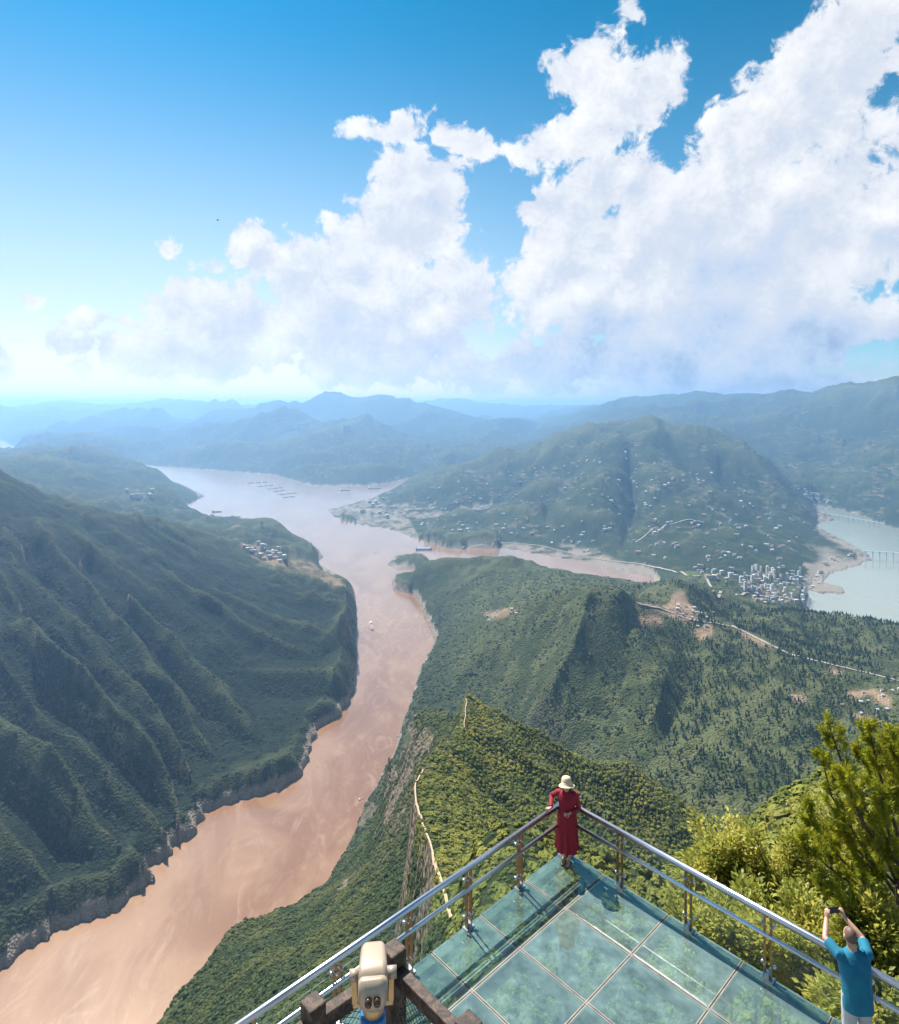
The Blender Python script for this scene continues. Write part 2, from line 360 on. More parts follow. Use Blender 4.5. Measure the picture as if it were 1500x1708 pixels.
# far hills
L(PL((1390, 800, 8200), (1440, 786, 8000), (1500, 775, 7800), (1700, 750, 7500)))
L(PL((1318, 817, 8350), (1280, 770, 9600), (1200, 745, 11000), (1000, 735, 12500), (880, 752, 12500), (760, 792, 10600)))
L(PL((1290, 745, 10500), (1400, 735, 10000), (1500, 722, 9500), (1700, 700, 9000)))
L(PL((880, 716, 16000), (960, 690, 16000), (1040, 668, 16500), (1120, 662, 17000), (1200, 666, 17000), (1270, 675, 15000), (1330, 668, 14000), (1395, 657, 13000), (1440, 656, 12500), (1500, 649, 11000), (1700, 645, 9800)))
L(PL((240, 752, 15000), (330, 735, 15000), (430, 707, 15500), (500, 692, 15500), (560, 700, 15000), (640, 718, 14500), (720, 745, 13500), (800, 765, 12500)))
L(PL((330, 705, 20000), (420, 688, 20500), (500, 672, 21000), (560, 667, 21000), (640, 671, 21000), (700, 679, 20500), (760, 690, 20000), (830, 703, 19000), (900, 722, 18000)))
L(PL((60, 730, 20000), (100, 715, 21000), (170, 696, 22500), (230, 690, 22500), (300, 700, 21000)))
L(PL((-150, 690, 27000), (0, 684, 26000), (60, 693, 26000), (130, 690, 27000), (200, 685, 28000), (300, 680, 28000), (400, 673, 28000)))
L(PL((-200, 682, 40000), (-60, 674, 40000), (20, 685, 40000), (110, 672, 40000), (180, 684, 40000), (280, 670, 40000), (380, 682, 40000), (700, 676, 40000), (760, 667, 39000), (850, 680, 38000), (1000, 682, 38000), (1700, 672, 38000)))
L(PL((-150, 712, 23500), (60, 710, 23500), (220, 715, 24500), (380, 700, 24500), (600, 700, 29000), (900, 705, 29000)))
L(PL((330, 722, 17600), (480, 716, 17800), (640, 722, 17000), (800, 735, 15200), (900, 738, 14200)))
L(PL((1000, 712, 13800), (1120, 705, 13500), (1230, 705, 12500)))
L(PL((-200, 690, 60000), (1700, 690, 60000)))
# left: hill behind, crest, village hill, cliff edge and the diagonal ridges
L(PL((-150, 772, 9000), (0, 764, 9000), (60, 757, 9000), (130, 765, 8800), (200, 790, 8400), (260, 803, 8100), (325, 826, 7750)))
L(PL((-150, 790, 6000), (0, 800, 5600), (120, 830, 5600), (220, 850, 5600)))
L(PL((-300, 690, 3300), (-150, 735, 3300), (0, 790, 3300), (35, 812, 3300), (70, 836, 3280), (110, 858, 3300), (150, 862, 3400), (230, 875, 3600), (300, 893, 3750), (370, 905, 4000)))
L(PL((300, 862, 5600), (370, 866, 5450), (443, 873, 5350), (490, 897, 4900), (522, 911, 4680)))
L(PL((380, 905, 4400), (440, 930, 4150), (500, 950, 4000), (550, 960, 3950), (579, 976, 3780), (577, 1010, 3300), (575, 1043, 2900), (540, 1084, 2720), (523, 1160, 2420)))
RA = PL((65, 865, 2900), (110, 900, 2870), (170, 935, 2830), (225, 965, 2790), (289, 1005, 2740), (351, 1038, 2700), (413, 1072, 2640), (455, 1100, 2580), (496, 1142, 2480), (523, 1175, 2390))
RA2 = PL((215, 1000, 2620), (250, 1030, 2560), (322, 1100, 2430), (393, 1183, 2230), (434, 1233, 2130), (478, 1272, 2050))
RB = PL((60, 880, 2750), (107, 940, 2650), (136, 965, 2600), (182, 1026, 2500), (231, 1080, 2400), (269, 1134, 2280), (306, 1183, 2170), (331, 1225, 2080), (368, 1274, 1990), (383, 1315, 1890))
RC = PL((20, 930, 2450), (83, 981, 2380), (136, 1034, 2300), (174, 1080, 2230), (215, 1121, 2170), (265, 1183, 2060), (300, 1260, 1930), (332, 1335, 1830))
RC2 = PL((60, 1060, 2100), (140, 1121, 2020), (182, 1183, 1940), (231, 1225, 1890), (269, 1270, 1830), (288, 1310, 1800), (298, 1380, 1690))
RE = PL((60, 1200, 1900), (100, 1250, 1850), (160, 1290, 1790), (223, 1332, 1740), (252, 1361, 1700), (278, 1398, 1640))
RD = PL((-90, 1110, 1870), (0, 1179, 1800), (54, 1241, 1730), (107, 1303, 1660), (136, 1349, 1620), (165, 1386, 1590), (198, 1411, 1570), (240, 1445, 1540))
RF = PL((-120, 1310, 1570), (0, 1400, 1500), (60, 1450, 1480), (105, 1500, 1440))
for r in (RA, RA2, RB, RC, RC2, RE, RD, RF): L(r)
def resample(pl, n):
    a = np.array(pl); d = np.r_[0, np.cumsum(np.linalg.norm(np.diff(a, axis=0), axis=1))]
    t = np.linspace(0, d[-1], n); return np.stack([np.interp(t, d, a[:, k]) for k in range(3)], 1)
for a, b, dep in ((RA, RA2, 100), (RA2, RB, 135), (RB, RC, 150), (RC, RC2, 145), (RC2, RE, 110), (RE, RD, 105), (RD, RF, 120)):
    A, B_ = resample(a, 9), resample(b, 9)
    w = np.linspace(0.8, 0.55, 9)
    m = (A + B_) / 2; m[:, 2] -= dep * w; m[:, 2] = np.maximum(m[:, 2], WATER + 12)
    L([tuple(p) for p in m])

# rasterise constraints on the grid
cz = np.zeros((NR, NC)); cw = np.zeros((NR, NC))
def u2c(u): return (u - UU[0]) / (UU[-1] - UU[0]) * (NC - 1)
def y2r(Y): return np.interp(np.log(Y), LY, np.arange(NR))
for pl in LINES:
    for p, q in zip(pl[:-1], pl[1:]):
        c0, c1 = u2c(p[0] / p[1]), u2c(q[0] / q[1]); r0, r1 = y2r(p[1]), y2r(q[1])
        n = int(max(abs(c1 - c0), abs(r1 - r0)) * 1.5) + 2
        t = np.linspace(0, 1, n)
        # straight in plan, height linear along it
        X = p[0] + (q[0] - p[0]) * t; Yv = p[1] + (q[1] - p[1]) * t; Z = p[2] + (q[2] - p[2]) * t
        ci = np.round(u2c(X / Yv)).astype(int); ri = np.round(y2r(np.maximum(Yv, YY[0]))).astype(int)
        ok = (ci >= 0) & (ci < NC) & (ri >= 0) & (ri < NR)
        np.add.at(cz, (ri[ok], ci[ok]), Z[ok]); np.add.at(cw, (ri[ok], ci[ok]), 1)
has = cw > 0
cz[has] /= cw[has]
cz[wmask] = WATER - 14; has |= wmask
def relax(z, cz, has, it):
    for _ in range(it):
        zp = np.pad(z, 1, mode='edge')
        n = 0.25 * (zp[:-2, 1:-1] + zp[2:, 1:-1] + zp[1:-1, :-2] + zp[1:-1, 2:])
        z = np.where(has, cz, z + 1.0 * (n - z))
    return z
def solve(cz, has):
    if min(cz.shape) < 24:
        z = np.full(cz.shape, cz[has].mean()); return relax(z, cz, has, 800)
    h, w = cz.shape; h2, w2 = (h + 1) // 2, (w + 1) // 2
    cp = np.zeros((h2 * 2, w2 * 2)); hp = np.zeros((h2 * 2, w2 * 2))
    cp[:h, :w] = np.where(has, cz, 0); hp[:h, :w] = has
    cs = cp.reshape(h2, 2, w2, 2).sum((1, 3)); hs_ = hp.reshape(h2, 2, w2, 2).sum((1, 3))
    zc = solve(np.where(hs_ > 0, cs / np.maximum(hs_, 1), 0), hs_ > 0)
    ri = np.clip((np.arange(h) - 0.5) / 2, 0, h2 - 1); ci = np.clip((np.arange(w) - 0.5) / 2, 0, w2 - 1)
    r0 = np.floor(ri).astype(int); c0 = np.floor(ci).astype(int); r1 = np.minimum(r0 + 1, h2 - 1); c1 = np.minimum(c0 + 1, w2 - 1)
    fr = (ri - r0)[:, None]; fc = (ci - c0)[None, :]
    z = (zc[np.ix_(r0, c0)] * (1 - fr) * (1 - fc) + zc[np.ix_(r1, c0)] * fr * (1 - fc) + zc[np.ix_(r0, c1)] * (1 - fr) * fc + zc[np.ix_(r1, c1)] * fr * fc)
    return relax(z, cz, has, 40)
Z = solve(cz, has)
# soften the creases a little
for _ in range(1):
    zp = np.pad(Z, 1, mode='edge')
    Z = np.where(wmask | ((XX < -350) & (YG < 3300)), Z, 0.4 * Z + 0.15 * (zp[:-2, 1:-1] + zp[2:, 1:-1] + zp[1:-1, :-2] + zp[1:-1, 2:]))

def hash2(ix, iy, seed):
    h = (ix.astype(np.int64) * 374761393 + iy.astype(np.int64) * 668265263 + seed * 974634777) & 0xffffffff
    h = ((h ^ (h >> 13)) * 1274126177) & 0xffffffff
    return ((h ^ (h >> 16)) & 0xffff) / 65535.0
def vnoise(x, y, seed):
    ix, iy = np.floor(x), np.floor(y); fx, fy = x - ix, y - iy
    sx, sy = fx * fx * fx * (fx * (fx * 6 - 15) + 10), fy * fy * fy * (fy * (fy * 6 - 15) + 10)
    a = hash2(ix, iy, seed); b = hash2(ix + 1, iy, seed); c = hash2(ix, iy + 1, seed); d = hash2(ix + 1, iy + 1, seed)
    return (a + (b - a) * sx) * (1 - sy) + (c + (d - c) * sx) * sy
def rot(x, y, k):
    a = 0.7 * k + 0.3; return x * math.cos(a) - y * math.sin(a), x * math.sin(a) + y * math.cos(a)
above = np.clip((Z - WATER) / 120.0, 0, 1)
lam = 2400.0
tot = np.zeros_like(Z); k = 0
wx = 120 * (vnoise(XX / 700, YG / 700, 91) - 0.5); wy = 120 * (vnoise(XX / 700, YG / 700, 92) - 0.5)
while lam > 2.0:
    w = np.clip((0.30 * YG - lam) / (0.15 * YG), 0, 1) * np.clip((lam - 0.004 * YG) / (0.006 * YG), 0, 1)
    x, y = rot(XX + wx, YG + wy, k)
    n = vnoise(x / lam, y / lam, k)
    rdg = 1 - np.abs(2 * n - 1)
    tot += w * lam * (0.085 * (rdg - 0.55) + 0.035 * (n - 0.5)) * (1.0 if lam > 300 else 1.15)
    lam /= 2.0; k += 1
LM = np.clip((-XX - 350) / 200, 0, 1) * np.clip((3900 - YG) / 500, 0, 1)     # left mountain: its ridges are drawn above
tot *= (1 + 0.9 * np.clip((YG - 4300) / 800, 0, 1) + 0.9 * (XX < -420) * np.clip((YG - 2500) / 400, 0, 1) * np.clip((5200 - YG) / 500, 0, 1) + 0.25 * (XX < -420))
# spurs and gullies running down the left mountain
ca, cc = XX * 0.87 - YG * 0.48, XX * 0.48 + YG * 0.87
spur = np.zeros_like(Z)
for lc, la, am, sd_ in ((170.0, 1100.0, 68.0, 201), (80.0, 500.0, 30.0, 202), (38.0, 220.0, 12.0, 203), (17.0, 70.0, 4.5, 204)):
    wv = 0.35 * lc * (vnoise(ca / (0.4 * la), cc / (2 * lc), sd_ + 40) - 0.5)
    nn_ = vnoise(ca / la, (cc + wv) / lc, sd_); spur += am * ((1 - np.abs(2 * nn_ - 1)) ** 1.3 - 0.48)
lmw = np.clip((-XX - 420) / 150, 0, 1) * np.clip((4300 - YG) / 600, 0, 1) * np.clip((YG - 1200) / 100, 0, 1)
tot = tot * (1 - 0.3 * lmw) + spur * lmw
ca, cc = XX * 0.75 + YG * 0.66, -XX * 0.66 + YG * 0.75
r1w = np.clip((XX - 5) / 60, 0, 1) * np.clip((YG - 250) / 150, 0, 1) * np.clip((1150 - YG) / 80, 0, 1)
for lc, la, am, sd_ in ((120.0, 420.0, 26.0, 301), (52.0, 180.0, 12.0, 302)):
    nn_ = vnoise(cc / la, (ca + 0.3 * lc * vnoise(cc / 90, ca / 90, sd_ + 9)) / lc, sd_); tot = tot + r1w * am * ((1 - np.abs(2 * nn_ - 1)) ** 1.4 - 0.5)
Z = np.where(wmask, Z, np.maximum(Z + tot * above, WATER + 1.5 + 6 * vnoise(XX / 40, YG / 40, 55)))
# steep bare banks at the water's edge of the gorge (distance to water in metres, from the grid)
dist = np.where(wmask, 0.0, 1e9)
dxm = (UU[1] - UU[0]) * YG; dym = np.gradient(YY)[:, None] + 0 * YG
for _ in range(60):
    dp = np.pad(dist, 1, mode='edge')
    nd = np.minimum(np.minimum(dp[1:-1, :-2], dp[1:-1, 2:]) + dxm, np.minimum(dp[:-2, 1:-1], dp[2:, 1:-1]) + dym)
    dist = np.minimum(dist, nd)
gorge = np.clip((4600 - YG) / 600, 0, 1) * (XX < 60)
bank = 55 * np.clip(dist / 45, 0, 1) ** 0.7 * (0.7 + 0.5 * vnoise(XX / 130, YG / 130, 77) + 0.15 * vnoise(XX / 25, YG / 25, 78)) * gorge
leftcliff = np.clip((-XX - 300) / 60, 0, 1) * np.clip((YG - 2350) / 150, 0, 1) * np.clip((3900 - YG) / 200, 0, 1)
bank = np.maximum(bank, leftcliff * 120 * np.clip(dist / 60, 0, 1) ** 0.6)
Z = np.where(wmask, Z, np.maximum(Z, WATER + bank))
ZW = Z + CAMZ                       # world z (deck = 0)

def height(X, Y):
    c = np.clip(u2c(np.asarray(X) / np.asarray(Y)), 0, NC - 1.001); r = np.clip(y2r(np.asarray(Y)), 0, NR - 1.001)
    c0, r0 = np.floor(c).astype(int), np.floor(r).astype(int); fc, fr = c - c0, r - r0
    return (ZW[r0, c0] * (1 - fr) * (1 - fc) + ZW[r0 + 1, c0] * fr * (1 - fc) + ZW[r0, c0 + 1] * (1 - fr) * fc + ZW[r0 + 1, c0 + 1] * fr * fc)
def hit(px, py, ymin=60.0):
    """where the line of sight through a photo pixel meets the ground"""
    u = (px - CX) / F; s = -(py - YH) / F
    c = int(round(float(np.clip(u2c(u), 0, NC - 1))))
    below = (s * YY) < Z[:, c]; below &= YY > ymin
    i = int(np.argmax(below))
    if not below[i]: i = NR - 1
    Y = YY[i]
    if i > 0:
        a = s * YY[i - 1] - Z[i - 1, c]; b = s * YY[i] - Z[i, c]
        if a > b: Y = YY[i - 1] + (YY[i] - YY[i - 1]) * a / max(a - b, 1e-6)
    return u * Y, Y, float(height(u * Y, Y))

# ---- land cover weights per vertex (growth and ground, with painted crest light and gully shade)
gx = np.gradient(Z, axis=1) / dxm
gy = np.gradient(Z, axis=0) / dym
nzv = 1 / np.sqrt(1 + gx ** 2 + gy ** 2)
def fbm(x, y, seed, oct=4):
    s = 0; a = 0.5
    for o in range(oct): s = s + a * vnoise(x * 2 ** o, y * 2 ** o, seed + o); a *= 0.5
    return s / (1 - 0.5 ** oct)
n200 = fbm(XX / 200, YG / 200, 11); n50 = fbm(XX / 45, YG / 45, 21)
sstep = lambda v, a, b: np.clip((v - a) / (b - a), 0, 1) ** 2 * (3 - 2 * np.clip((v - a) / (b - a), 0, 1))
rock = (YG > 280) * sstep(0.46 - nzv + 0.22 * (n50 - 0.5), 0.0, 0.12) * np.clip((4300 - YG) / 500, 0.0, 1)
hw_ = Z - WATER
shore = sstep(np.where(YG < 4600, 30, 9) * (1 + (n50 - 0.5)) - hw_, 0, 8) * (YG < 12000)
rock = np.maximum(rock, shore * (XX < 200) * (YG < 4600))
sand = shore * np.where((XX >= 200) | (YG >= 4600), 1.0, 0.9)
sand = np.maximum(sand, sstep(22 - hw_, 0, 12) * sstep(n200, 0.45, 0.6) * (YG > 3800) * (YG < 6000) * (XX > 300))
# farmed hillside across the river
terr = 0.8 * sstep(n200, 0.46, 0.68) * sstep(YG, 4300, 5200) * (1 - sstep(YG, 9500, 12000)) * (1 - sstep(hw_, 620, 900)) * sstep(XX, -1600, -700)
terr = np.maximum(terr, 0.55 * sstep(n200, 0.5, 0.7) * sstep(YG, 3900, 4600) * (1 - sstep(YG, 6000, 7000)) * (XX < -500))
terr = np.maximum(terr, 0.6 * sstep(n200, 0.5, 0.66) * sstep(YG, 7500, 9000) * (1 - sstep(YG, 15000, 20000)))
bare = np.zeros_like(Z); lawn_crestlight = np.zeros_like(Z)
PXv = CX + F * UU[None, :] + 0 * YG; PYv = YH - F * Z / YG
def patch(poly, lo, hi, soft=0.0):
    jx = 9 * (fbm(XX / 60, YG / 60, 33) - 0.5); jy = 6 * (fbm(XX / 60, YG / 60, 34) - 0.5)
    return in_poly(PXv + jx, PYv + jy, poly) & (YG > lo) & (YG < hi)
for poly in ([(1062, 1003), (1110, 1010), (1125, 990), (1140, 985), (1150, 1005), (1165, 1030), (1150, 1040), (1100, 1022), (1062, 1012)],
             [(1058, 1031), (1090, 1026), (1108, 1034), (1100, 1043), (1065, 1042)], [(1150, 1055), (1185, 1040), (1190, 1060), (1170, 1070)],
             [(1225, 1047), (1262, 1062), (1290, 1078), (1275, 1080), (1240, 1062)], [(1385, 1110), (1410, 1118), (1405, 1126), (1385, 1122)],
             [(1322, 1158), (1350, 1160), (1345, 1172), (1325, 1172)], [(1405, 1155), (1460, 1150), (1490, 1165), (1488, 1180), (1470, 1172), (1455, 1158), (1420, 1165)],
             [(1412, 1188), (1450, 1195), (1490, 1215), (1480, 1222), (1430, 1202)]):
    bare = np.maximum(bare, patch(poly, 1700, 2900))
bare = np.maximum(bare, patch([(806, 1022), (850, 1014), (862, 1020), (820, 1034)], 2400, 3300) * 0.8)
bare = np.maximum(bare, patch([(395, 905), (470, 915), (540, 950), (575, 975), (560, 985), (500, 955), (420, 935)], 3300, 4900) * sstep(n50, 0.45, 0.6) * 0.8)
lawn_crestlight = np.maximum(lawn_crestlight, patch([(1065, 985), (1110, 972), (1135, 985), (1110, 1003), (1060, 1000)], 2400, 3100))
lawn_crestlight = np.maximum(lawn_crestlight, patch([(1285, 1130), (1310, 1140), (1215, 1222), (1150, 1268), (1085, 1300), (1080, 1290), (1150, 1240), (1230, 1180)], 1550, 2150))
lawn_crestlight = np.maximum(lawn_crestlight, patch([(440, 925), (520, 945), (560, 965), (500, 960), (430, 945)], 3300, 4900))
# grass tint on crests, dark growth in gullies: ridge light and shade painted in
def blur(a, n):
    for _ in range(n):
        p = np.pad(a, 1, mode='edge'); a = 0.2 * (a + p[:-2, 1:-1] + p[2:, 1:-1] + p[1:-1, :-2] + p[1:-1, 2:])
    return a
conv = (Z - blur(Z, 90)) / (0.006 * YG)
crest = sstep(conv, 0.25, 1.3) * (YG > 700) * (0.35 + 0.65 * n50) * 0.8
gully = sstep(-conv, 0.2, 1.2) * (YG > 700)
lawn_crestlight = np.maximum(lawn_crestlight, crest * (YG < 14000))
face = patch([(560, 1490), (600, 1370), (650, 1275), (690, 1180), (760, 1200), (735, 1252), (700, 1285), (690, 1310), (690, 1430), (640, 1470)], 880, 2500) * (XX < 20)
rock = np.maximum(rock, face * sstep(fbm((XX * 0.9 + YG * 0.3) / 30, Z / 160, 71), 0.42, 0.62) * 0.9)
bare = blur(bare.astype(float), 2) * (0.55 + 0.6 * n50)
open_ = (YG > 1250) * (YG < 3900) * sstep(XX, -150, 150)
lawn_crestlight = np.maximum(lawn_crestlight, open_ * (0.25 + 0.6 * sstep(n50, 0.35, 0.65)))
rock = rock * np.where(open_ > 0.5, 0.35, 1.0)
def grid_mesh(name, X, Y, Zv, mask_quads=None):
    nr, nc = X.shape
    co = np.stack([X, Y, Zv], -1).reshape(-1, 3).astype(np.float32)
    idx = np.arange(nr * nc).reshape(nr, nc)
    q = np.stack([idx[:-1, :-1], idx[:-1, 1:], idx[1:, 1:], idx[1:, :-1]], -1).reshape(-1, 4)
    if mask_quads is not None: q = q[mask_quads.reshape(-1)]
    me = bpy.data.meshes.new(name)
    me.vertices.add(len(co)); me.vertices.foreach_set('co', co.ravel())
    me.loops.add(q.size); me.loops.foreach_set('vertex_index', q.ravel().astype(np.int32))
    me.polygons.add(len(q)); me.polygons.foreach_set('loop_start', np.arange(0, q.size, 4, dtype=np.int32))
    me.polygons.foreach_set('loop_total', np.full(len(q), 4, np.int32))
    me.polygons.foreach_set('use_smooth', np.ones(len(q), bool))
    me.update(calc_edges=True); return me
tme = grid_mesh('terrain', XX, YG, ZW)
for nm, arr4 in (('cover', (rock, sand, terr, bare)), ('cover2', (lawn_crestlight, gully, LM, np.ones_like(Z)))):
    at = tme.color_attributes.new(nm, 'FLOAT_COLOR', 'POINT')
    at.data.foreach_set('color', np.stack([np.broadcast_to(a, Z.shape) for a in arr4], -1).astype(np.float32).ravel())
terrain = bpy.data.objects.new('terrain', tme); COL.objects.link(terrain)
tag(terrain, 'forested gorge mountains and hills running to the horizon', 'terrain', kind='structure')

def terrain_material():
    m = bpy.data.materials.new('forested_ground'); m.use_nodes = True; t = NT(m.node_tree); b = m.node_tree.nodes['Principled BSDF']
    b.inputs['Roughness'].default_value = 0.9; b.inputs['Specular IOR Level'].default_value = 0.1
    geo = t.n('ShaderNodeNewGeometry'); pos = geo.outputs['Position']
    a1 = t.n('ShaderNodeAttribute', attribute_name='cover'); a2 = t.n('ShaderNodeAttribute', attribute_name='cover2')
    s1 = t.n('ShaderNodeSeparateColor'); t.link(a1.outputs['Color'], s1.inputs[0])
    s2 = t.n('ShaderNodeSeparateColor'); t.link(a2.outputs['Color'], s2.inputs[0])
    rock_, sand_, terr_ = s1.outputs; bare_ = a1.outputs['Alpha']; lawn_crestlight_, gully_, lm_ = s2.outputs
    nA = t.noise(pos, 0.006, 5, 0.6); nB = t.noise(pos, 0.05, 5, 0.65); nC = t.noise(pos, 0.35, 3, 0.6)
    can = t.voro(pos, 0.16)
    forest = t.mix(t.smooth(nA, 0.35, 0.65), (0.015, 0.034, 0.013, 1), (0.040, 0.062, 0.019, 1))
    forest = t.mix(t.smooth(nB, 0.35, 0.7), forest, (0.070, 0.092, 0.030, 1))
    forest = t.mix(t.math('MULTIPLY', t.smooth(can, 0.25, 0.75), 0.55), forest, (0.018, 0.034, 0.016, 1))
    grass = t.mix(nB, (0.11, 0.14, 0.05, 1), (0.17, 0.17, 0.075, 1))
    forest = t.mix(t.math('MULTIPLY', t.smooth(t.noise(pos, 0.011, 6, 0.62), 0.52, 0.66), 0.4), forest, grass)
    forest = t.mix(t.math('MULTIPLY', gully_, 0.7), forest, (0.020, 0.040, 0.018, 1))  # thick growth in the hollows, darkened as painted shade
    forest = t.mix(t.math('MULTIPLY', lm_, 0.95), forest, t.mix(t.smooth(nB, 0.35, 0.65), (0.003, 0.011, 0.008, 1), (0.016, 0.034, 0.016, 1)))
    c = t.mix(t.math('MULTIPLY', lawn_crestlight_, t.math('MULTIPLY_ADD', lm_, -0.35, 1.0)), forest, grass)  # grass tint; on the crests it stands in for sunlit ridgelines
    # farmland: little plots of different crops, lanes between
    plot = t.n('ShaderNodeTexVoronoi'); t.put(plot.inputs['Vector'], t.vmath('MULTIPLY', pos, (1.0, 0.55, 3.0))); plot.inputs['Scale'].default_value = 0.020
    ps = t.n('ShaderNodeSeparateColor'); t.link(plot.outputs['Color'], ps.inputs[0])
    field = t.ramp(ps.outputs[0], [(0, (0.03, 0.05, 0.02)), (0.45, (0.05, 0.075, 0.03)), (0.66, (0.13, 0.14, 0.065)), (0.8, (0.20, 0.17, 0.11)), (0.95, (0.32, 0.25, 0.18))], 'CONSTANT')
    c = t.mix(t.math('MULTIPLY', terr_, t.smooth(nB, 0.30, 0.5)), c, field)
    rk = t.mix(t.noise(t.vmath('MULTIPLY', pos, (1, 1, 0.18)), 0.12, 6, 0.7), (0.11, 0.085, 0.065, 1), (0.40, 0.31, 0.235, 1))
    c = t.mix(t.math('MULTIPLY', rock_, t.smooth(nB, 0.36, 0.56)), c, rk)
    c = t.mix(sand_, c, t.mix(nB, (0.30, 0.25, 0.19, 1), (0.46, 0.40, 0.33, 1)))
    c = t.mix(bare_, c, t.mix(nB, (0.36, 0.22, 0.13, 1), (0.55, 0.40, 0.28, 1)))
    t.link(t.vmath('SCALE', c, scale=0.66), b.inputs['Base Color'])
    bp = t.n('ShaderNodeBump'); bp.inputs['Strength'].default_value = 1.0; bp.inputs['Distance'].default_value = 7.0
    h = t.math('SUBTRACT', t.math('MULTIPLY', nB, 1.6), t.math('MULTIPLY', can, 0.8))
    t.link(h, bp.inputs['Height']); t.link(bp.outputs[0], b.inputs['Normal'])
    return m
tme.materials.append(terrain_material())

# ------------------------------------------------------------------ water
def water_material():
    m = bpy.data.materials.new('silty_water'); m.use_nodes = True; t = NT(m.node_tree); b = m.node_tree.nodes['Principled BSDF']
    geo = t.n('ShaderNodeNewGeometry'); pos = geo.outputs['Position']
    sp = t.n('ShaderNodeSeparateXYZ'); t.link(pos, sp.inputs[0])
    stretch = t.vmath('MULTIPLY', pos, (1.0, 0.45, 1.0))
    n1 = t.noise(stretch, 0.004, 6, 0.62, 1.2); n2 = t.noise(stretch, 0.011, 9, 0.74, 2.6)
    silt = t.mix(t.smooth(n1, 0.36, 0.66), (0.26, 0.120, 0.052, 1), (0.37, 0.205, 0.108, 1))
    silt = t.mix(t.math('MULTIPLY', t.smooth(n2, 0.48, 0.70), 0.55), silt, (0.46, 0.30, 0.20, 1))
    clear = t.mix(n1, (0.24, 0.31, 0.24, 1), (0.38, 0.40, 0.32, 1))
    east = t.smooth(sp.outputs[0], 1300.0, 2100.0)
    t.link(t.vmath('SCALE', t.mix(east, silt, clear), scale=0.68), b.inputs['Base Color'])
    b.inputs['Roughness'].default_value = 0.5; b.inputs['Specular IOR Level'].default_value = 0.0
    # long low-angle sheen of the rippled surface
    cs = t.math('ABSOLUTE', t.vmath('DOT_PRODUCT', geo.outputs['Normal'], geo.outputs['Incoming']))
    fr = t.math('MULTIPLY_ADD', t.math('POWER', t.math('SUBTRACT', 1.0, cs), 3.2), 0.95, 0.025, clamp=True)
    gl = t.n('ShaderNodeBsdfGlossy'); gl.inputs['Color'].default_value = (1.0, 0.92, 0.83, 1); gl.inputs['Roughness'].default_value = 0.16; mx = t.n('ShaderNodeMixShader')
    t.link(fr, mx.inputs[0]); t.link(b.outputs[0], mx.inputs[1]); t.link(gl.outputs[0], mx.inputs[2])
    t.link(mx.outputs[0], m.node_tree.nodes['Material Output'].inputs[0])
    bp = t.n('ShaderNodeBump'); bp.inputs['Strength'].default_value = 0.10; bp.inputs['Distance'].default_value = 1.0
    t.link(t.noise(stretch, 0.09, 5, 0.6, 0.6), bp.inputs['Height']); t.link(bp.outputs[0], b.inputs['Normal']); t.link(bp.outputs[0], gl.inputs['Normal'])
    return m
wb = MB(); Wz = WATER + CAMZ
wb.add([(-60000, -500, Wz), (60000, -500, Wz), (60000, 60000, Wz), (-60000, 60000, Wz)], [(0, 1, 2, 3)])
water = wb.build('river_water', water_material()); tag(water, 'wide muddy brown river winding through the gorge', 'river', kind='structure')

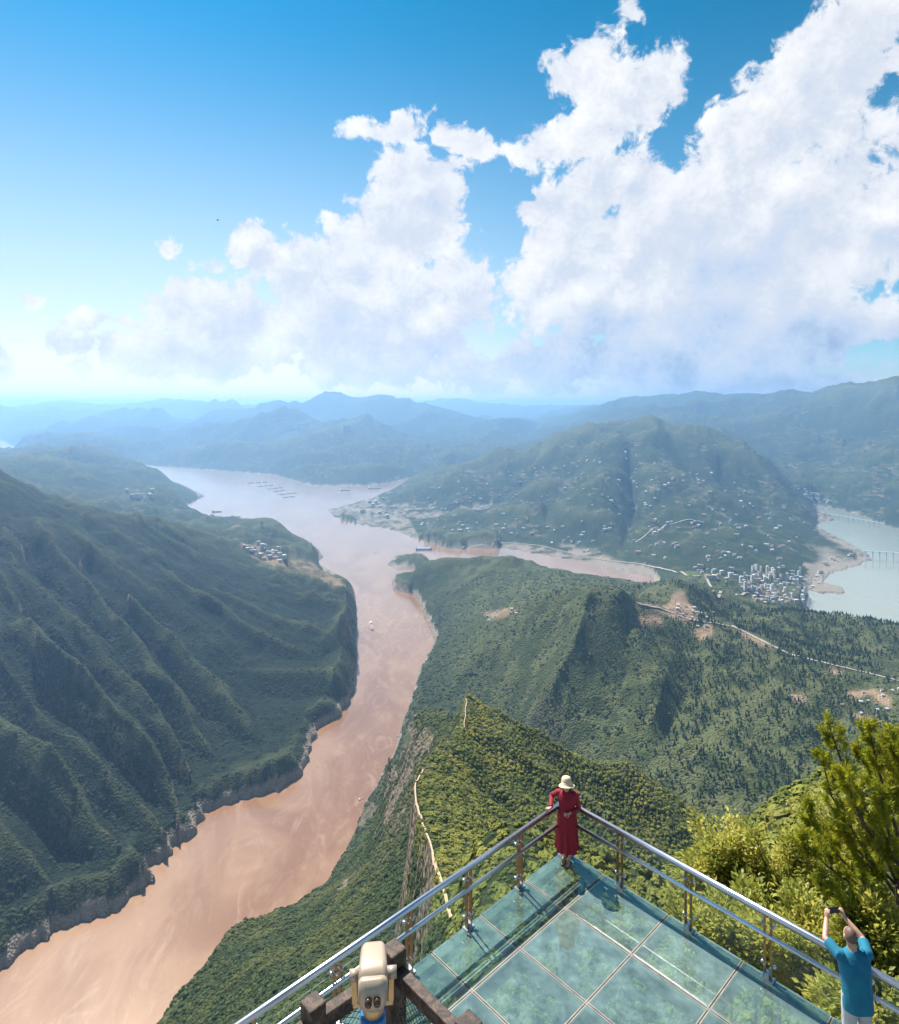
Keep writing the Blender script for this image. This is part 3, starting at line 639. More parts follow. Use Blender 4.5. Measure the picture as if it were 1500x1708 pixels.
# ------------------------------------------------------------------ forest canopy: instanced crowns on scattered points
def leaf_material(name, dark, light, warm, patch_scale=0.012):
    m = bpy.data.materials.new(name); m.use_nodes = True; t = NT(m.node_tree); b = m.node_tree.nodes['Principled BSDF']
    b.inputs['Roughness'].default_value = 0.75; b.inputs['Specular IOR Level'].default_value = 0.2
    oi = t.n('ShaderNodeObjectInfo'); geo = t.n('ShaderNodeNewGeometry'); pos = geo.outputs['Position']
    c = t.mix(oi.outputs['Random'], (*dark, 1), (*light, 1))
    c = t.mix(t.smooth(t.noise(pos, patch_scale, 4, 0.6), 0.42, 0.68), c, (*warm, 1))
    c = t.mix(t.math('MULTIPLY', t.noise(pos, 0.9, 3, 0.7), 0.5), c, (*[k * 0.45 for k in dark], 1))
    t.link(c, b.inputs['Base Color'])
    return m
def crown_group(name, mat, conifer=False):
    g = bpy.data.node_groups.new(name, 'GeometryNodeTree')
    g.interface.new_socket('Geometry', in_out='INPUT', socket_type='NodeSocketGeometry')
    g.interface.new_socket('Geometry', in_out='OUTPUT', socket_type='NodeSocketGeometry')
    N = g.nodes; K = g.links
    gi, go = N.new('NodeGroupInput'), N.new('NodeGroupOutput')
    if conifer:
        src = N.new('GeometryNodeMeshCone'); src.inputs['Vertices'].default_value = 7; src.inputs['Side Segments'].default_value = 5
        src.inputs['Radius Top'].default_value = 0.05; src.inputs['Radius Bottom'].default_value = 0.55; src.inputs['Depth'].default_value = 2.2
    else:
        src = N.new('GeometryNodeMeshIcoSphere'); src.inputs['Subdivisions'].default_value = 3; src.inputs['Radius'].default_value = 1.0
    sp = N.new('GeometryNodeSetPosition')
    nz = N.new('ShaderNodeTexNoise'); nz.inputs['Scale'].default_value = 2.3 if not conifer else 3.2; nz.inputs['Detail'].default_value = 3.0
    sub = N.new('ShaderNodeVectorMath'); sub.operation = 'SUBTRACT'; sub.inputs[1].default_value = (0.5, 0.5, 0.5)
    mul = N.new('ShaderNodeVectorMath'); mul.operation = 'SCALE'; mul.inputs[3].default_value = 1.5 if not conifer else 0.9
    K.new(nz.outputs['Color'], sub.inputs[0]); K.new(sub.outputs[0], mul.inputs[0]); K.new(mul.outputs[0], sp.inputs['Offset'])
    K.new(src.outputs[0], sp.inputs['Geometry'])
    sm = N.new('GeometryNodeSetMaterial'); sm.inputs['Material'].default_value = mat; K.new(sp.outputs[0], sm.inputs['Geometry'])
    ip = N.new('GeometryNodeInstanceOnPoints'); K.new(gi.outputs[0], ip.inputs['Points']); K.new(sm.outputs[0], ip.inputs['Instance'])
    for nm, sock in (('crown_scale', 'Scale'), ('crown_turn', 'Rotation')):
        a = N.new('GeometryNodeInputNamedAttribute'); a.data_type = 'FLOAT_VECTOR'; a.inputs['Name'].default_value = nm
        K.new(a.outputs[0], ip.inputs[sock])
    K.new(ip.outputs[0], go.inputs[0])
    return g
def lean(pts, k):
    """crowns lean with the slope they grow on"""
    c = np.clip(np.round(u2c(pts[:, 0] / pts[:, 1])).astype(int), 0, NC - 1); r = np.clip(np.round(y2r(pts[:, 1])).astype(int), 0, NR - 1)
    a = SLX[r, c]; b = SLY[r, c]; nv = np.stack([-a * k, -b * k, np.ones_like(a)], 1); nv += rng.normal(0, 0.12, nv.shape); nv /= np.linalg.norm(nv, axis=1, keepdims=True)
    z = np.array([0, 0, 1.0]); v = np.cross(np.broadcast_to(z, nv.shape), nv); cs = nv[:, 2]; f = 1 / (1 + np.clip(cs, -0.9, 1))
    K = np.zeros((len(nv), 3, 3)); K[:, 0, 1] = -v[:, 2]; K[:, 0, 2] = v[:, 1]; K[:, 1, 0] = v[:, 2]; K[:, 1, 2] = -v[:, 0]; K[:, 2, 0] = -v[:, 1]; K[:, 2, 1] = v[:, 0]
    R = np.eye(3)[None] + K + np.einsum('nij,njk->nik', K, K) * f[:, None, None]
    t = rng.uniform(0, 6.283, len(nv)); S = np.zeros_like(K); S[:, 0, 0] = np.cos(t); S[:, 0, 1] = -np.sin(t); S[:, 1, 0] = np.sin(t); S[:, 1, 1] = np.cos(t); S[:, 2, 2] = 1
    M = np.einsum('nij,njk->nik', R, S)
    return np.stack([np.arctan2(M[:, 2, 1], M[:, 2, 2]), -np.arcsin(np.clip(M[:, 2, 0], -1, 1)), np.arctan2(M[:, 1, 0], M[:, 0, 0])], 1)
SLX = blur(gx, 3); SLY = blur(gy - gx * UU[None, :], 3)
def forest(name, pts, scl, group, label, turn=None):
    n = len(pts); me = bpy.data.meshes.new(name); me.vertices.add(n); me.vertices.foreach_set('co', pts.astype(np.float32).ravel())
    a = me.attributes.new('crown_scale', 'FLOAT_VECTOR', 'POINT'); a.data.foreach_set('vector', scl.astype(np.float32).ravel())
    r = turn if turn is not None else np.stack([rng.normal(0, 0.06, n), rng.normal(0, 0.06, n), rng.uniform(0, 6.28, n)], 1)
    a = me.attributes.new('crown_turn', 'FLOAT_VECTOR', 'POINT'); a.data.foreach_set('vector', r.astype(np.float32).ravel())
    o = bpy.data.objects.new(name, me); COL.objects.link(o)
    md = o.modifiers.new('crowns', 'NODES'); md.node_group = group
    tag(o, label, 'forest', kind='stuff'); return o
TRAIL = [[(777, 1165), (780, 1172), (775, 1183), (778, 1195), (773, 1206), (775, 1214)], [(706, 1284), (692, 1309), (694, 1340), (708, 1381), (722, 1418), (722, 1441), (734, 1462), (744, 1498), (752, 1535)]]
nopath = np.zeros_like(wmask)
for tr in TRAIL:
    for (xa, ya), (xb, yb) in zip(tr[:-1], tr[1:]):
        ln = math.hypot(xb - xa, yb - ya); tt = np.clip(((PXv - xa) * (xb - xa) + (PYv - ya) * (yb - ya)) / ln ** 2, 0, 1)
        nopath |= (np.hypot(PXv - xa - tt * (xb - xa), PYv - ya - tt * (yb - ya)) < 4.5) & (YG > 200) & (YG < 1050)
# quads that face the camera's side of the hills
def scatter(lo, hi, umin, umax, spacing, density=None, maxn=60000):
    """random points on the ground, about one per spacing^2 m2, within depths lo..hi"""
    rs = (YY >= lo) & (YY <= hi); cs = (UU >= umin) & (UU <= umax)
    R = np.where(rs)[0]; C = np.where(cs)[0]
    area = (dxm * dym / nzv)[np.ix_(R, C)].copy()
    w = area / spacing ** 2
    ok = (~wmask) & (~nopath) & (rock < 0.6 + 0.5 * (n50 > 0.5)) & (sand < 0.3) & (bare < 0.5) & (hw_ > 20)
    w *= ok[np.ix_(R, C)] * (1 - 0.85 * lawn_crestlight[np.ix_(R, C)])
    if density is not None: w *= density[np.ix_(R, C)]
    # skip what no line of sight from about the viewpoint can reach
    ang = (Z / YG); run = np.maximum.accumulate(ang, axis=0)
    w *= ((ang + 0.02) >= run)[np.ix_(R, C)]
    tot_ = w.sum(); n = int(min(tot_, maxn))
    p = (w / tot_).ravel(); idx = rng.choice(len(p), n, p=p)
    r = R[idx // len(C)] + rng.uniform(0, 1, n); c = C[idx % len(C)] + rng.uniform(0, 1, n)
    Yv = np.interp(r, np.arange(NR), YY); U = np.interp(c, np.arange(NC), UU)
    X = U * Yv; return np.stack([X, Yv, height(X, Yv)], 1), n, tot_
FM1 = leaf_material('olive_foliage', (0.045, 0.068, 0.010), (0.185, 0.195, 0.026), (0.245, 0.220, 0.034))  # olive and yellow greens of the near woods
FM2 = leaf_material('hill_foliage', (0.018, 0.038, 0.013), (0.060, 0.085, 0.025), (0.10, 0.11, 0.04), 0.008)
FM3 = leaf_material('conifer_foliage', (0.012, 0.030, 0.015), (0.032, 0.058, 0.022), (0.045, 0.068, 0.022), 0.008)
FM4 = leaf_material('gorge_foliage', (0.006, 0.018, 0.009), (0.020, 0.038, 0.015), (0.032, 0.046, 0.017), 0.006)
G1 = crown_group('broadleaf_crowns', FM1); G2 = crown_group('hill_crowns', FM2); G3 = crown_group('conifer_crowns', FM3, True); G4 = crown_group('gorge_crowns', FM4)
def make_forest(name, lo, hi, u0, u1, sp, r0, r1, grp, label, density=None, maxn=60000, lift=0.35, tall=1.0):
    p, n, full = scatter(lo, hi, u0, u1, sp, density, maxn)
    s = r0 * np.exp(rng.normal(0.25, 0.45, n)); s = np.clip(s, 0.5 * r0, 1.25 * r1); sc = np.stack([s, s, s * rng.uniform(0.8, 1.15, n) * tall], 1)
    p[:, 2] += s * lift; turn = None if grp is G3 else lean(p, 0.8)
    if grp is not G3: sc[:, 2] *= 0.72
    print('FOREST', name, n, int(full)); return forest(name, p, sc, grp, label, turn)
make_forest('forest', 24, 170, -.86, .86, 1.9, 0.6, 1.3, G1, 'dense bright shrubs on the slope right below the glass deck', maxn=16000)
crestx = np.interp(YG, [p[1] for p in R1] + [1300], [p[0] for p in R1] + [60.0])
leftside = XX < crestx - 4
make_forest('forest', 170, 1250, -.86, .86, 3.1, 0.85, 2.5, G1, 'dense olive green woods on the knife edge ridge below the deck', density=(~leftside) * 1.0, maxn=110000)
FM5 = leaf_material('dark_green_foliage', (0.016, 0.034, 0.010), (0.060, 0.085, 0.020), (0.095, 0.105, 0.026)); G5 = crown_group('riverside_crowns', FM5)  # darker greens for the woods left of the crest
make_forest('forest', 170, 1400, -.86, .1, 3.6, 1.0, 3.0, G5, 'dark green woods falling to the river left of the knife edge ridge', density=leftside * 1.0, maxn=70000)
pine_part = sstep(fbm(XX / 260, YG / 260, 61), 0.36, 0.52) * sstep(XX / YG, 0.25, 0.40)
make_forest('forest', 1250, 3600, -0.16, .86, 9.5, 2.2, 4.2, G2, 'green woods on the broad slopes right of the river', density=(1 - 0.7 * pine_part) * sstep(n50, 0.38, 0.58), maxn=60000)
make_forest('forest', 1100, 2900, 0.2, .86, 10.0, 3.2, 5.0, G3, 'dark conifers dotted over the slopes below the road', density=pine_part, maxn=30000, lift=1.0)
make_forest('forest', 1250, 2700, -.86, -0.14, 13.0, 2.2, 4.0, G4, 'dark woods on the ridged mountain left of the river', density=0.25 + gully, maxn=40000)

# ------------------------------------------------------------------ glass viewing deck
TIP = Vector((2.37, 13.26, 0)); EL_ = Vector((-0.7315, -0.6818, 0)); ER_ = Vector((0.6818, -0.7315, 0))
def DK(l, r, z=0.0): return TIP + EL_ * l + ER_ * r + Vector((0, 0, z))
STEEL = material('brushed_steel', (0.62, 0.63, 0.68), rough=0.28, metal=1.0, var=0.06, vscale=3)
BRONZE = material('bronze_steel', (0.24, 0.185, 0.115), rough=0.34, metal=0.85, var=0.15, vscale=6)
BEAM = material('grey_beam', (0.20, 0.185, 0.165), rough=0.55, metal=0.0, var=0.25, vscale=5)
def glass_material(name, tint, dust, dust_amt, refl):
    m = bpy.data.materials.new(name); m.use_nodes = True; t = NT(m.node_tree); m.node_tree.nodes.clear()
    out = t.n('ShaderNodeOutputMaterial'); tr = t.n('ShaderNodeBsdfTransparent'); tr.inputs[0].default_value = (*tint, 1)
    df = t.n('ShaderNodeBsdfDiffuse'); gl = t.n('ShaderNodeBsdfGlossy'); gl.inputs['Roughness'].default_value = 0.03
    geo = t.n('ShaderNodeNewGeometry'); pos = geo.outputs['Position']
    n = t.noise(pos, 3.2, 7, 0.68); n2 = t.noise(pos, 70.0, 3, 0.7); oi = t.n('ShaderNodeObjectInfo')
    t.link(t.mix(n, (*[k * 0.75 for k in dust], 1), (*[min(1, k * 1.25) for k in dust], 1)), df.inputs[0])
    fac = t.math('MULTIPLY', t.math('ADD', t.math('MULTIPLY_ADD', t.smooth(n, 0.2, 0.8), 0.55, 0.2), t.math('MULTIPLY', t.math('SUBTRACT', n2, 0.25), 0.5)), dust_amt)
    fac = t.math('MULTIPLY', fac, t.math('MULTIPLY_ADD', oi.outputs['Random'], 0.35, 0.85), clamp=True)
    m1 = t.n('ShaderNodeMixShader'); t.link(fac, m1.inputs[0]); t.link(tr.outputs[0], m1.inputs[1]); t.link(df.outputs[0], m1.inputs[2])
    cs = t.math('ABSOLUTE', t.vmath('DOT_PRODUCT', geo.outputs['Normal'], geo.outputs['Incoming']))
    fr = t.math('MULTIPLY_ADD', t.math('POWER', t.math('SUBTRACT', 1.0, cs), 5.0), 0.955, 0.045)
    m2 = t.n('ShaderNodeMixShader'); t.link(t.math('MULTIPLY', fr, refl, clamp=True), m2.inputs[0]); t.link(m1.outputs[0], m2.inputs[1]); t.link(gl.outputs[0], m2.inputs[2])
    t.link(m2.outputs[0], out.inputs[0]); return m
DECKGLASS = glass_material('deck_glass', (0.50, 0.70, 0.60), (0.27, 0.40, 0.37), 0.52, 4.2)
RAILGLASS = glass_material('rail_glass', (0.86, 0.94, 0.89), (0.6, 0.7, 0.62), 0.06, 1.0)
EDGEGLASS = material('polished_glass_edge', (0.55, 0.74, 0.66), rough=0.15, spec=0.8)
deck = empty('glass_deck', DK(3, 3)); tag(deck, 'triangular tipped glass floored viewing deck jutting over the gorge', 'glass deck')
def dpart(o): o.parent = deck; o.matrix_parent_inverse = Matrix.Translation(-deck.location); return o
LS = [0.0, 1.26, 2.52, 3.66, 4.9, 6.14, 7.38]; RS = [0.0, 0.96, 2.30, 3.62, 4.94, 6.26, 7.58]
for i in range(6):
    for j in range(6):
        g = 0.028; l0, l1, r0, r1 = LS[i] + (g if i else 0), LS[i + 1] - g, RS[j] + (g if j else 0), RS[j + 1] - g
        if DK((l0 + l1) / 2, (r0 + r1) / 2).y < 4.2: continue
        m = MB(); tilt = 0.0
        vs = [DK(l, r, z) for z in (-0.04, 0.0) for l, r in ((l0, r0), (l0, r1), (l1, r1), (l1, r0))]
        m.add([vs[k] for k in (4, 5, 6, 7)], [(0, 3, 2, 1)])
        pane = dpart(m.build('glass_pane', DECKGLASS))
        e = MB(); e.add(vs, [(0, 1, 5, 4), (1, 2, 6, 5), (2, 3, 7, 6), (3, 0, 4, 7)])
        eo = e.build('pane_edge', EDGEGLASS); eo.parent = pane
for k, (S, oth, isl) in enumerate(((LS, RS, True), (RS, LS, False))):
    for q in S[1:6]:
        A, Bq = (DK(q, 0.02, -0.012), DK(q, 6.2, -0.012)) if isl else (DK(0.02, q, -0.016), DK(6.2, q, -0.016))
        for off in (-0.017, 0.017):
            side = (ER_ if not isl else EL_) * off
            m = MB(); m.bar(A + side, Bq + side, 0.018, 0.03); dpart(m.build('seam_bar', BEAM))
        dz = Vector((0, 0, -0.16)); m = MB(); m.bar(A + dz, Bq + dz, 0.10, 0.22); dpart(m.build('floor_beam', BEAM))
for A, Bq in ((DK(0, 0.0, -0.13), DK(7.3, 0.0, -0.13)), (DK(0.0, 0, -0.134), DK(0.0, 7.3, -0.134))):
    n = (ER_ if (Bq - A).normalized().dot(EL_) > 0.9 else EL_) * 0.09
    m = MB(); m.bar(A + n, Bq + n, 0.12, 0.17); dpart(m.build('edge_beam', BEAM))
m = MB()
for l, r in ((1.26, 0.96), (3.66, 2.3), (3.66, 4.94), (1.26, 3.62), (4.9, 0.96), (4.9, 4.94)):
    p = DK(l, r, -0.3); m.tube([p, (p.x * 0.8 + 0.3, p.y - 3.4, -10.5)], 0.16, 10)
dpart(m.build('support_strut', BEAM))

def railing(E, N_, posts, length, label, name):
    """E along the edge, N_ inwards"""
    root = empty(name, TIP + N_ * 0.05); tag(root, label, 'railing', 'steel and glass railings of the deck')
    def part(o): o.parent = root; o.matrix_parent_inverse = Matrix.Translation(-root.location); return o
    up = Vector((0, 0, 1)); base = TIP + N_ * 0.06
    for nm, zz, r, off in (('top_rail', 1.05, 0.048, 0.0), ('lower_rail', 0.73, 0.034, 0.06)):
        m = MB(); m.tube([base + N_ * off + E * (-0.02) + up * zz, base + N_ * off + E * (length * 0.5) + up * zz, base + N_ * off + E * length + up * zz], r, 16); part(m.build(nm, STEEL))
    for s in posts:
        c = base + E * s
        m = MB()
        for d in (-0.048, 0.048): m.bar(c + E * d + up * -0.1, c + E * d + up * 1.02, 0.07, 0.016, up=E)
        po = part(m.build('post', BRONZE))
        m = MB(); m.box(c + up * 0.012, (0.19, 0.12, 0.024), Matrix.Rotation(math.atan2(E.y, E.x), 3, 'Z')); m.box(c + up * 0.06, (0.07, 0.10, 0.09), Matrix.Rotation(math.atan2(E.y, E.x), 3, 'Z'))
        b = m.build('base_plate', STEEL); b.parent = po
        for zz in (0.22, 0.86):
            m = MB()
            for d in (-0.09, 0.09):
                q = c - N_ * 0.03 + E * d + up * zz
                m.tube([q - N_ * 0.03, q + N_ * 0.04], 0.022, 10)
            for d in (-0.048, 0.048): m.tube([c + E * d + up * zz - N_ * 0.045, c + E * d + up * zz + N_ * 0.045], 0.014, 8)
            b = m.build('glass_clamp', STEEL); b.parent = po
    ss = list(posts)
    for s0, s1 in zip(ss[:-1], ss[1:]):
        m = MB(); A = base + E * (s0 + 0.07) - N_ * 0.03; Bq = base + E * (s1 - 0.07) - N_ * 0.03
        m.add([A + up * 0.06, Bq + up * 0.06, Bq + up * 0.955, A + up * 0.955], [(0, 1, 2, 3)])
        gp = part(m.build('glass_panel', RAILGLASS))
        m = MB(); m.bar(A + up * 0.961, Bq + up * 0.961, 0.012, 0.012); e = m.build('panel_edge', BEAM); e.parent = gp
    return root
railing(EL_, ER_, [0.14, 1.473, 2.838, 4.18, 5.54, 6.88], 9.5, 'steel railing with glass panels along the left, river side of the deck', 'deck_railing')
railing(ER_, EL_, [0.14, 1.335, 2.70, 4.03, 5.37, 6.72], 9.5, 'steel railing with glass panels along the right, tree side of the deck', 'deck_railing')

# ------------------------------------------------------------------ terrace, timber fence, coin viewer
def wood_material():
    m = bpy.data.materials.new('weathered_timber'); m.use_nodes = True; t = NT(m.node_tree); b = m.node_tree.nodes['Principled BSDF']
    tc = t.n('ShaderNodeTexCoord'); o = tc.outputs['Object']; geo = t.n('ShaderNodeNewGeometry')
    sp = t.n('ShaderNodeSeparateXYZ'); t.link(geo.outputs['Normal'], sp.inputs[0])
    n = t.noise(o, 9.0, 6, 0.7, 1.0); n2 = t.noise(o, 38.0, 4, 0.7)
    c = t.mix(t.smooth(n, 0.35, 0.65), (0.014, 0.009, 0.007, 1), (0.045, 0.026, 0.018, 1))
    worn = t.math('MULTIPLY', t.smooth(t.math('ADD', n, t.math('MULTIPLY', n2, 0.5)), 0.66, 0.98), 0.6)
    c = t.mix(worn, c, (0.17, 0.10, 0.065, 1))
    t.link(c, b.inputs['Base Color']); b.inputs['Roughness'].default_value = 0.7
    bp = t.n('ShaderNodeBump'); bp.inputs['Strength'].default_value = 0.5; bp.inputs['Distance'].default_value = 0.01
    t.link(n2, bp.inputs['Height']); t.link(bp.outputs[0], b.inputs['Normal']); return m
WOOD = wood_material()
TZ = 1.95
def ZR(z): return CAMZ + z
ter = MB(); ter.box((-1.6, 3.4, TZ - 0.35), (9.0, 5.6, 0.7), Matrix.Rotation(0.0, 3, 'Z'))
terr_o = ter.build('terrace', material('terrace_stone', (0.32, 0.30, 0.27), rough=0.85, var=0.2, vscale=2, bump=0.3)); tag(terr_o, 'stone terrace under the timber fence and viewer', 'terrace', kind='structure')
PC = Vector((-0.606, 7.0, 0)); PL2 = Vector((-1.347, 6.37, 0)); dR = Vector((0.686, -0.727, 0)); dLf = (PL2 - PC).normalized()
fence = empty('timber_fence', (PC.x, PC.y, TZ)); tag(fence, 'dark weathered timber corner fence with wire netting beside the coin viewer', 'fence')
def fpart(o): o.parent = fence; o.matrix_parent_inverse = Matrix.Translation(-fence.location); return o
topz = ZR(-5.893)
PR = PC + dR * 1.15
for c, w in ((PC, 0.205), (PL2, 0.19), (PR, 0.2), (PL2 + dLf * 1.0, 0.19)):
    m = MB(); ang = math.atan2(dR.y, dR.x); h = topz - TZ + 0.3
    m.box((c.x, c.y, topz - h / 2), (w, w, h), Matrix.Rotation(ang, 3, 'Z')); fpart(m.build('post', WOOD, bevel=0.018))
rz = topz - 0.24
for a, b in ((PC, PL2), (PC, PR), (PL2, PL2 + dLf * 1.0)):
    d = (b - a).normalized() * 0.1
    m = MB(); m.bar(a + d + Vector((0, 0, rz)), b - d + Vector((0, 0, rz)), 0.12, 0.15); fpart(m.build('rail', WOOD, bevel=0.012))
    m = MB(); m.bar(a + d + Vector((0, 0, rz - 0.85)), b - d + Vector((0, 0, rz - 0.85)), 0.10, 0.12); fpart(m.build('rail', WOOD, bevel=0.012))
WIRE = material('black_netting', (0.02, 0.025, 0.025), rough=0.5)
for a, b in ((PC, PL2), (PC, PR)):
    m = MB(); dd = b - a; Ln = dd.length; dd.normalize(); z0, z1 = rz - 0.80, rz - 0.06
    k = -0.8
    while k < Ln:
        for sg in (1, -1):
            pts = []
            for q in range(9):
                f = q / 8; s = k + (0.8 * f if sg > 0 else 0.8 * (1 - f)) + 0.018 * math.sin(q * 2.1 + k * 9)
                if 0.1 < s < Ln - 0.1: pts.append(a + dd * s + Vector((0, 0, z0 + (z1 - z0) * f)))
            if len(pts) > 1: m.tube(pts, 0.0035, 5)
        k += 0.085
    fpart(m.build('wire_netting', WIRE))

CREAM = material('champagne_enamel', (0.36, 0.285, 0.21), rough=0.42, metal=0.25, var=0.04, vscale=3, coat=0.3)
GOLD = material('gold_enamel', (0.50, 0.33, 0.16), rough=0.32, metal=0.4)
BLUE = material('blue_enamel', (0.012, 0.13, 0.36), rough=0.35, var=0.1, coat=0.3)
BLACKGLASS = material('dark_lens', (0.015, 0.012, 0.012), rough=0.08, spec=0.8)
LENSRING = material('bronze_ring', (0.16, 0.075, 0.045), rough=0.3, metal=0.6)
VC = Vector((-0.765, 6.45, 0)); VTOP = ZR(-5.60)
viewer = empty('coin_viewer', (VC.x, VC.y, TZ)); tag(viewer, 'cream coin operated binocular viewer on a blue column by the fence', 'binoculars')
def vpart(o): o.parent = viewer; o.matrix_parent_inverse = Matrix.Translation(-viewer.location); return o
def roundrect(w, h, r, n=5):
    pts = []
    for cx_, cz_, a0 in ((w / 2 - r, h / 2 - r, 0), (-w / 2 + r, h / 2 - r, 90), (-w / 2 + r, -h / 2 + r, 180), (w / 2 - r, -h / 2 + r, 270)):
        for k in range(n + 1):
            a = math.radians(a0 + 90 * k / n); pts.append((cx_ + r * math.cos(a), cz_ + r * math.sin(a)))
    return pts
def loft(m, secs, smooth=True):
    n = len(secs[0]); vs = [p for s in secs for p in s]
    fs = [(i * n + k, i * n + (k + 1) % n, (i + 1) * n + (k + 1) % n, (i + 1) * n + k) for i in range(len(secs) - 1) for k in range(n)]
    fs += [tuple(range(n - 1, -1, -1)), tuple((len(secs) - 1) * n + k for k in range(n))]
    m.add(vs, fs, smooth)
vrot = Matrix.Rotation(math.radians(6), 4, 'Z') @ Matrix.Rotation(math.radians(-4), 4, 'X')
VM = Matrix.Translation((VC.x, VC.y, VTOP - 0.16)) @ vrot
def vsec(y, w, h, r, dz=0.0): return [VM @ Vector((x, y, z + dz)) for x, z in roundrect(w, h, r)]
m = MB(); loft(m, [vsec(0.37, 0.19, 0.17, 0.05, -0.02), vsec(0.358, 0.235, 0.22, 0.055), vsec(0.31, 0.26, 0.255, 0.055), vsec(0.08, 0.285, 0.28, 0.055), vsec(-0.118, 0.295, 0.285, 0.055)]); vpart(m.build('housing', CREAM))
m = MB(); loft(m, [vsec(-0.128, 0.288, 0.278, 0.055), vsec(-0.17, 0.28, 0.265, 0.07, -0.005), vsec(-0.205, 0.25, 0.22, 0.08, -0.02), vsec(-0.225, 0.19, 0.15, 0.07, -0.03)])
m.add([vsec(-0.1185, 0.27, 0.26, 0.05)[k] for k in range(24)] + [vsec(-0.1275, 0.27, 0.26, 0.05)[k] for k in range(24)], [(k, (k + 1) % 24, 24 + (k + 1) % 24, 24 + k) for k in range(24)], True); face = vpart(m.build('eyepiece_cover', CREAM))
for sx in (-1, 1):
    m = MB(); q0, q1 = VM @ Vector((sx * 0.042, -0.20, -0.02)), VM @ Vector((sx * 0.042, -0.275, -0.01)); m.tube([q0, q1, q1.lerp(q0, 0.12)], [0.036, 0.034, 0.024], 18); e = vpart(m.build('eyepiece', LENSRING))
    m = MB(); m.ball(q1.lerp(q0, 0.06), 0.024, 14); g = m.build('lens', BLACKGLASS); g.parent = e
    m = MB(); q = VM @ Vector((sx * 0.05, 0.36, -0.02)); q2 = VM @ Vector((sx * 0.05, 0.395, -0.02)); m.tube([q, q2], 0.045, 18); vpart(m.build('objective', LENSRING))
m = MB()
for sx in (-1, 1):
    m.bar(VM @ Vector((sx * 0.18, 0.0, -0.20)), VM @ Vector((sx * 0.18, 0.0, 0.05)), 0.055, 0.05, up=(0, 1, 0))
m.bar(VM @ Vector((-0.20, 0.02, -0.21)), VM @ Vector((0.20, 0.02, -0.21)), 0.09, 0.05)
vpart(m.build('yoke', GOLD, bevel=0.008))
for sx in (-1, 1):
    m = MB(); m.tube([VM @ Vector((sx * 0.14, 0.0, 0.06)), VM @ Vector((sx * 0.235, 0.0, 0.06))], 0.055, 18); vpart(m.build('pivot_knob', CREAM))
zb = VTOP - 0.36
m = MB(); m.lathe((VC.x, VC.y, 0), [(0.05, zb + 0.02), (0.10, zb), (0.115, zb - 0.05), (0.10, zb - 0.11), (0.075, zb - 0.16)], 24); vpart(m.build('swivel_collar', GOLD))
m = MB(); m.lathe((VC.x, VC.y, 0), [(0.125, zb - 0.13), (0.128, zb - 0.14), (0.14, TZ + 0.12), (0.20, TZ + 0.05), (0.20, TZ)], 24); col_ = vpart(m.build('column', BLUE))
m = MB(); m.box((VC.x - 0.004, VC.y - 0.133, (zb - 0.16 + TZ + 0.2) / 2), (0.075, 0.03, zb - 0.16 - TZ - 0.2)); b_ = m.build('coin_panel', GOLD, bevel=0.006); b_.parent = viewer; b_.matrix_parent_inverse = Matrix.Translation(-viewer.location)

# ------------------------------------------------------------------ people
def fuse(name, mb, mat, parent, voxel=0.009, smooth=6, M=None):
    """melt overlapping closed shapes into one continuous skin"""
    me = mb.mesh(name + '_src'); o = bpy.data.objects.new(name, me); COL.objects.link(o)
    md = o.modifiers.new('r', 'REMESH'); md.mode = 'VOXEL'; md.voxel_size = voxel; md.use_smooth_shade = True
    ms = o.modifiers.new('s', 'SMOOTH'); ms.iterations = smooth; ms.factor = 0.5
    dg = bpy.context.evaluated_depsgraph_get(); new = bpy.data.meshes.new_from_object(o.evaluated_get(dg))
    new.name = name; o.modifiers.clear(); o.data = new; bpy.data.meshes.remove(me)
    new.materials.clear(); new.materials.append(mat)
    new.polygons.foreach_set('use_smooth', np.ones(len(new.polygons), bool))
    o.parent = parent
    return o
SKIN = material('skin', (0.46, 0.26, 0.17), rough=0.5, var=0.06, vscale=12)
RED = material('crimson_knit', (0.22, 0.001, 0.014), rough=0.8, var=0.12, vscale=20, bump=0.2, bscale=120)
STRAW = material('pale_straw', (0.60, 0.47, 0.31), rough=0.8, var=0.08, vscale=30, bump=0.4, bscale=160)
HAIR = material('black_hair', (0.012, 0.010, 0.010), rough=0.45)
SHOE = material('dark_leather', (0.035, 0.012, 0.014), rough=0.4)
def hand(m, wrist, d, n, curl=0.5, side=1, L=0.17):
    """palm and five fingers: d = pointing direction, n = back-of-hand normal, side = thumb side"""
    d = Vector(d).normalized(); n = Vector(n); n = (n - d * n.dot(d)).normalized(); s = d.cross(n).normalized() * side
    w = Vector(wrist); pl = L * 0.5
    m.tube([w, w + d * pl * 0.5, w + d * pl], [(0.024, 0.018), (0.038, 0.017), (0.038, 0.014)], 10)
    for k, (off, ln) in enumerate(((0.028, 0.42), (0.010, 0.48), (-0.009, 0.45), (-0.027, 0.36))):
        b = w + d * pl * 0.92 + s * off; ln *= L; p = [b]; a = 0.0
        for q in range(3):
            a += curl * (0.5 + 0.3 * q); p.append(p[-1] + (d * math.cos(a) - n * math.sin(a)) * ln / 3)
        m.tube(p, [0.0095, 0.009, 0.008, 0.006], 8)
    b = w + d * pl * 0.3 + s * 0.03
    m.tube([b, b + (d * 0.6 + s * 0.7 - n * 0.3).normalized() * 0.032, b + (d * 0.9 + s * 0.5 - n * 0.5).normalized() * 0.062], [0.012, 0.010, 0.008], 8)

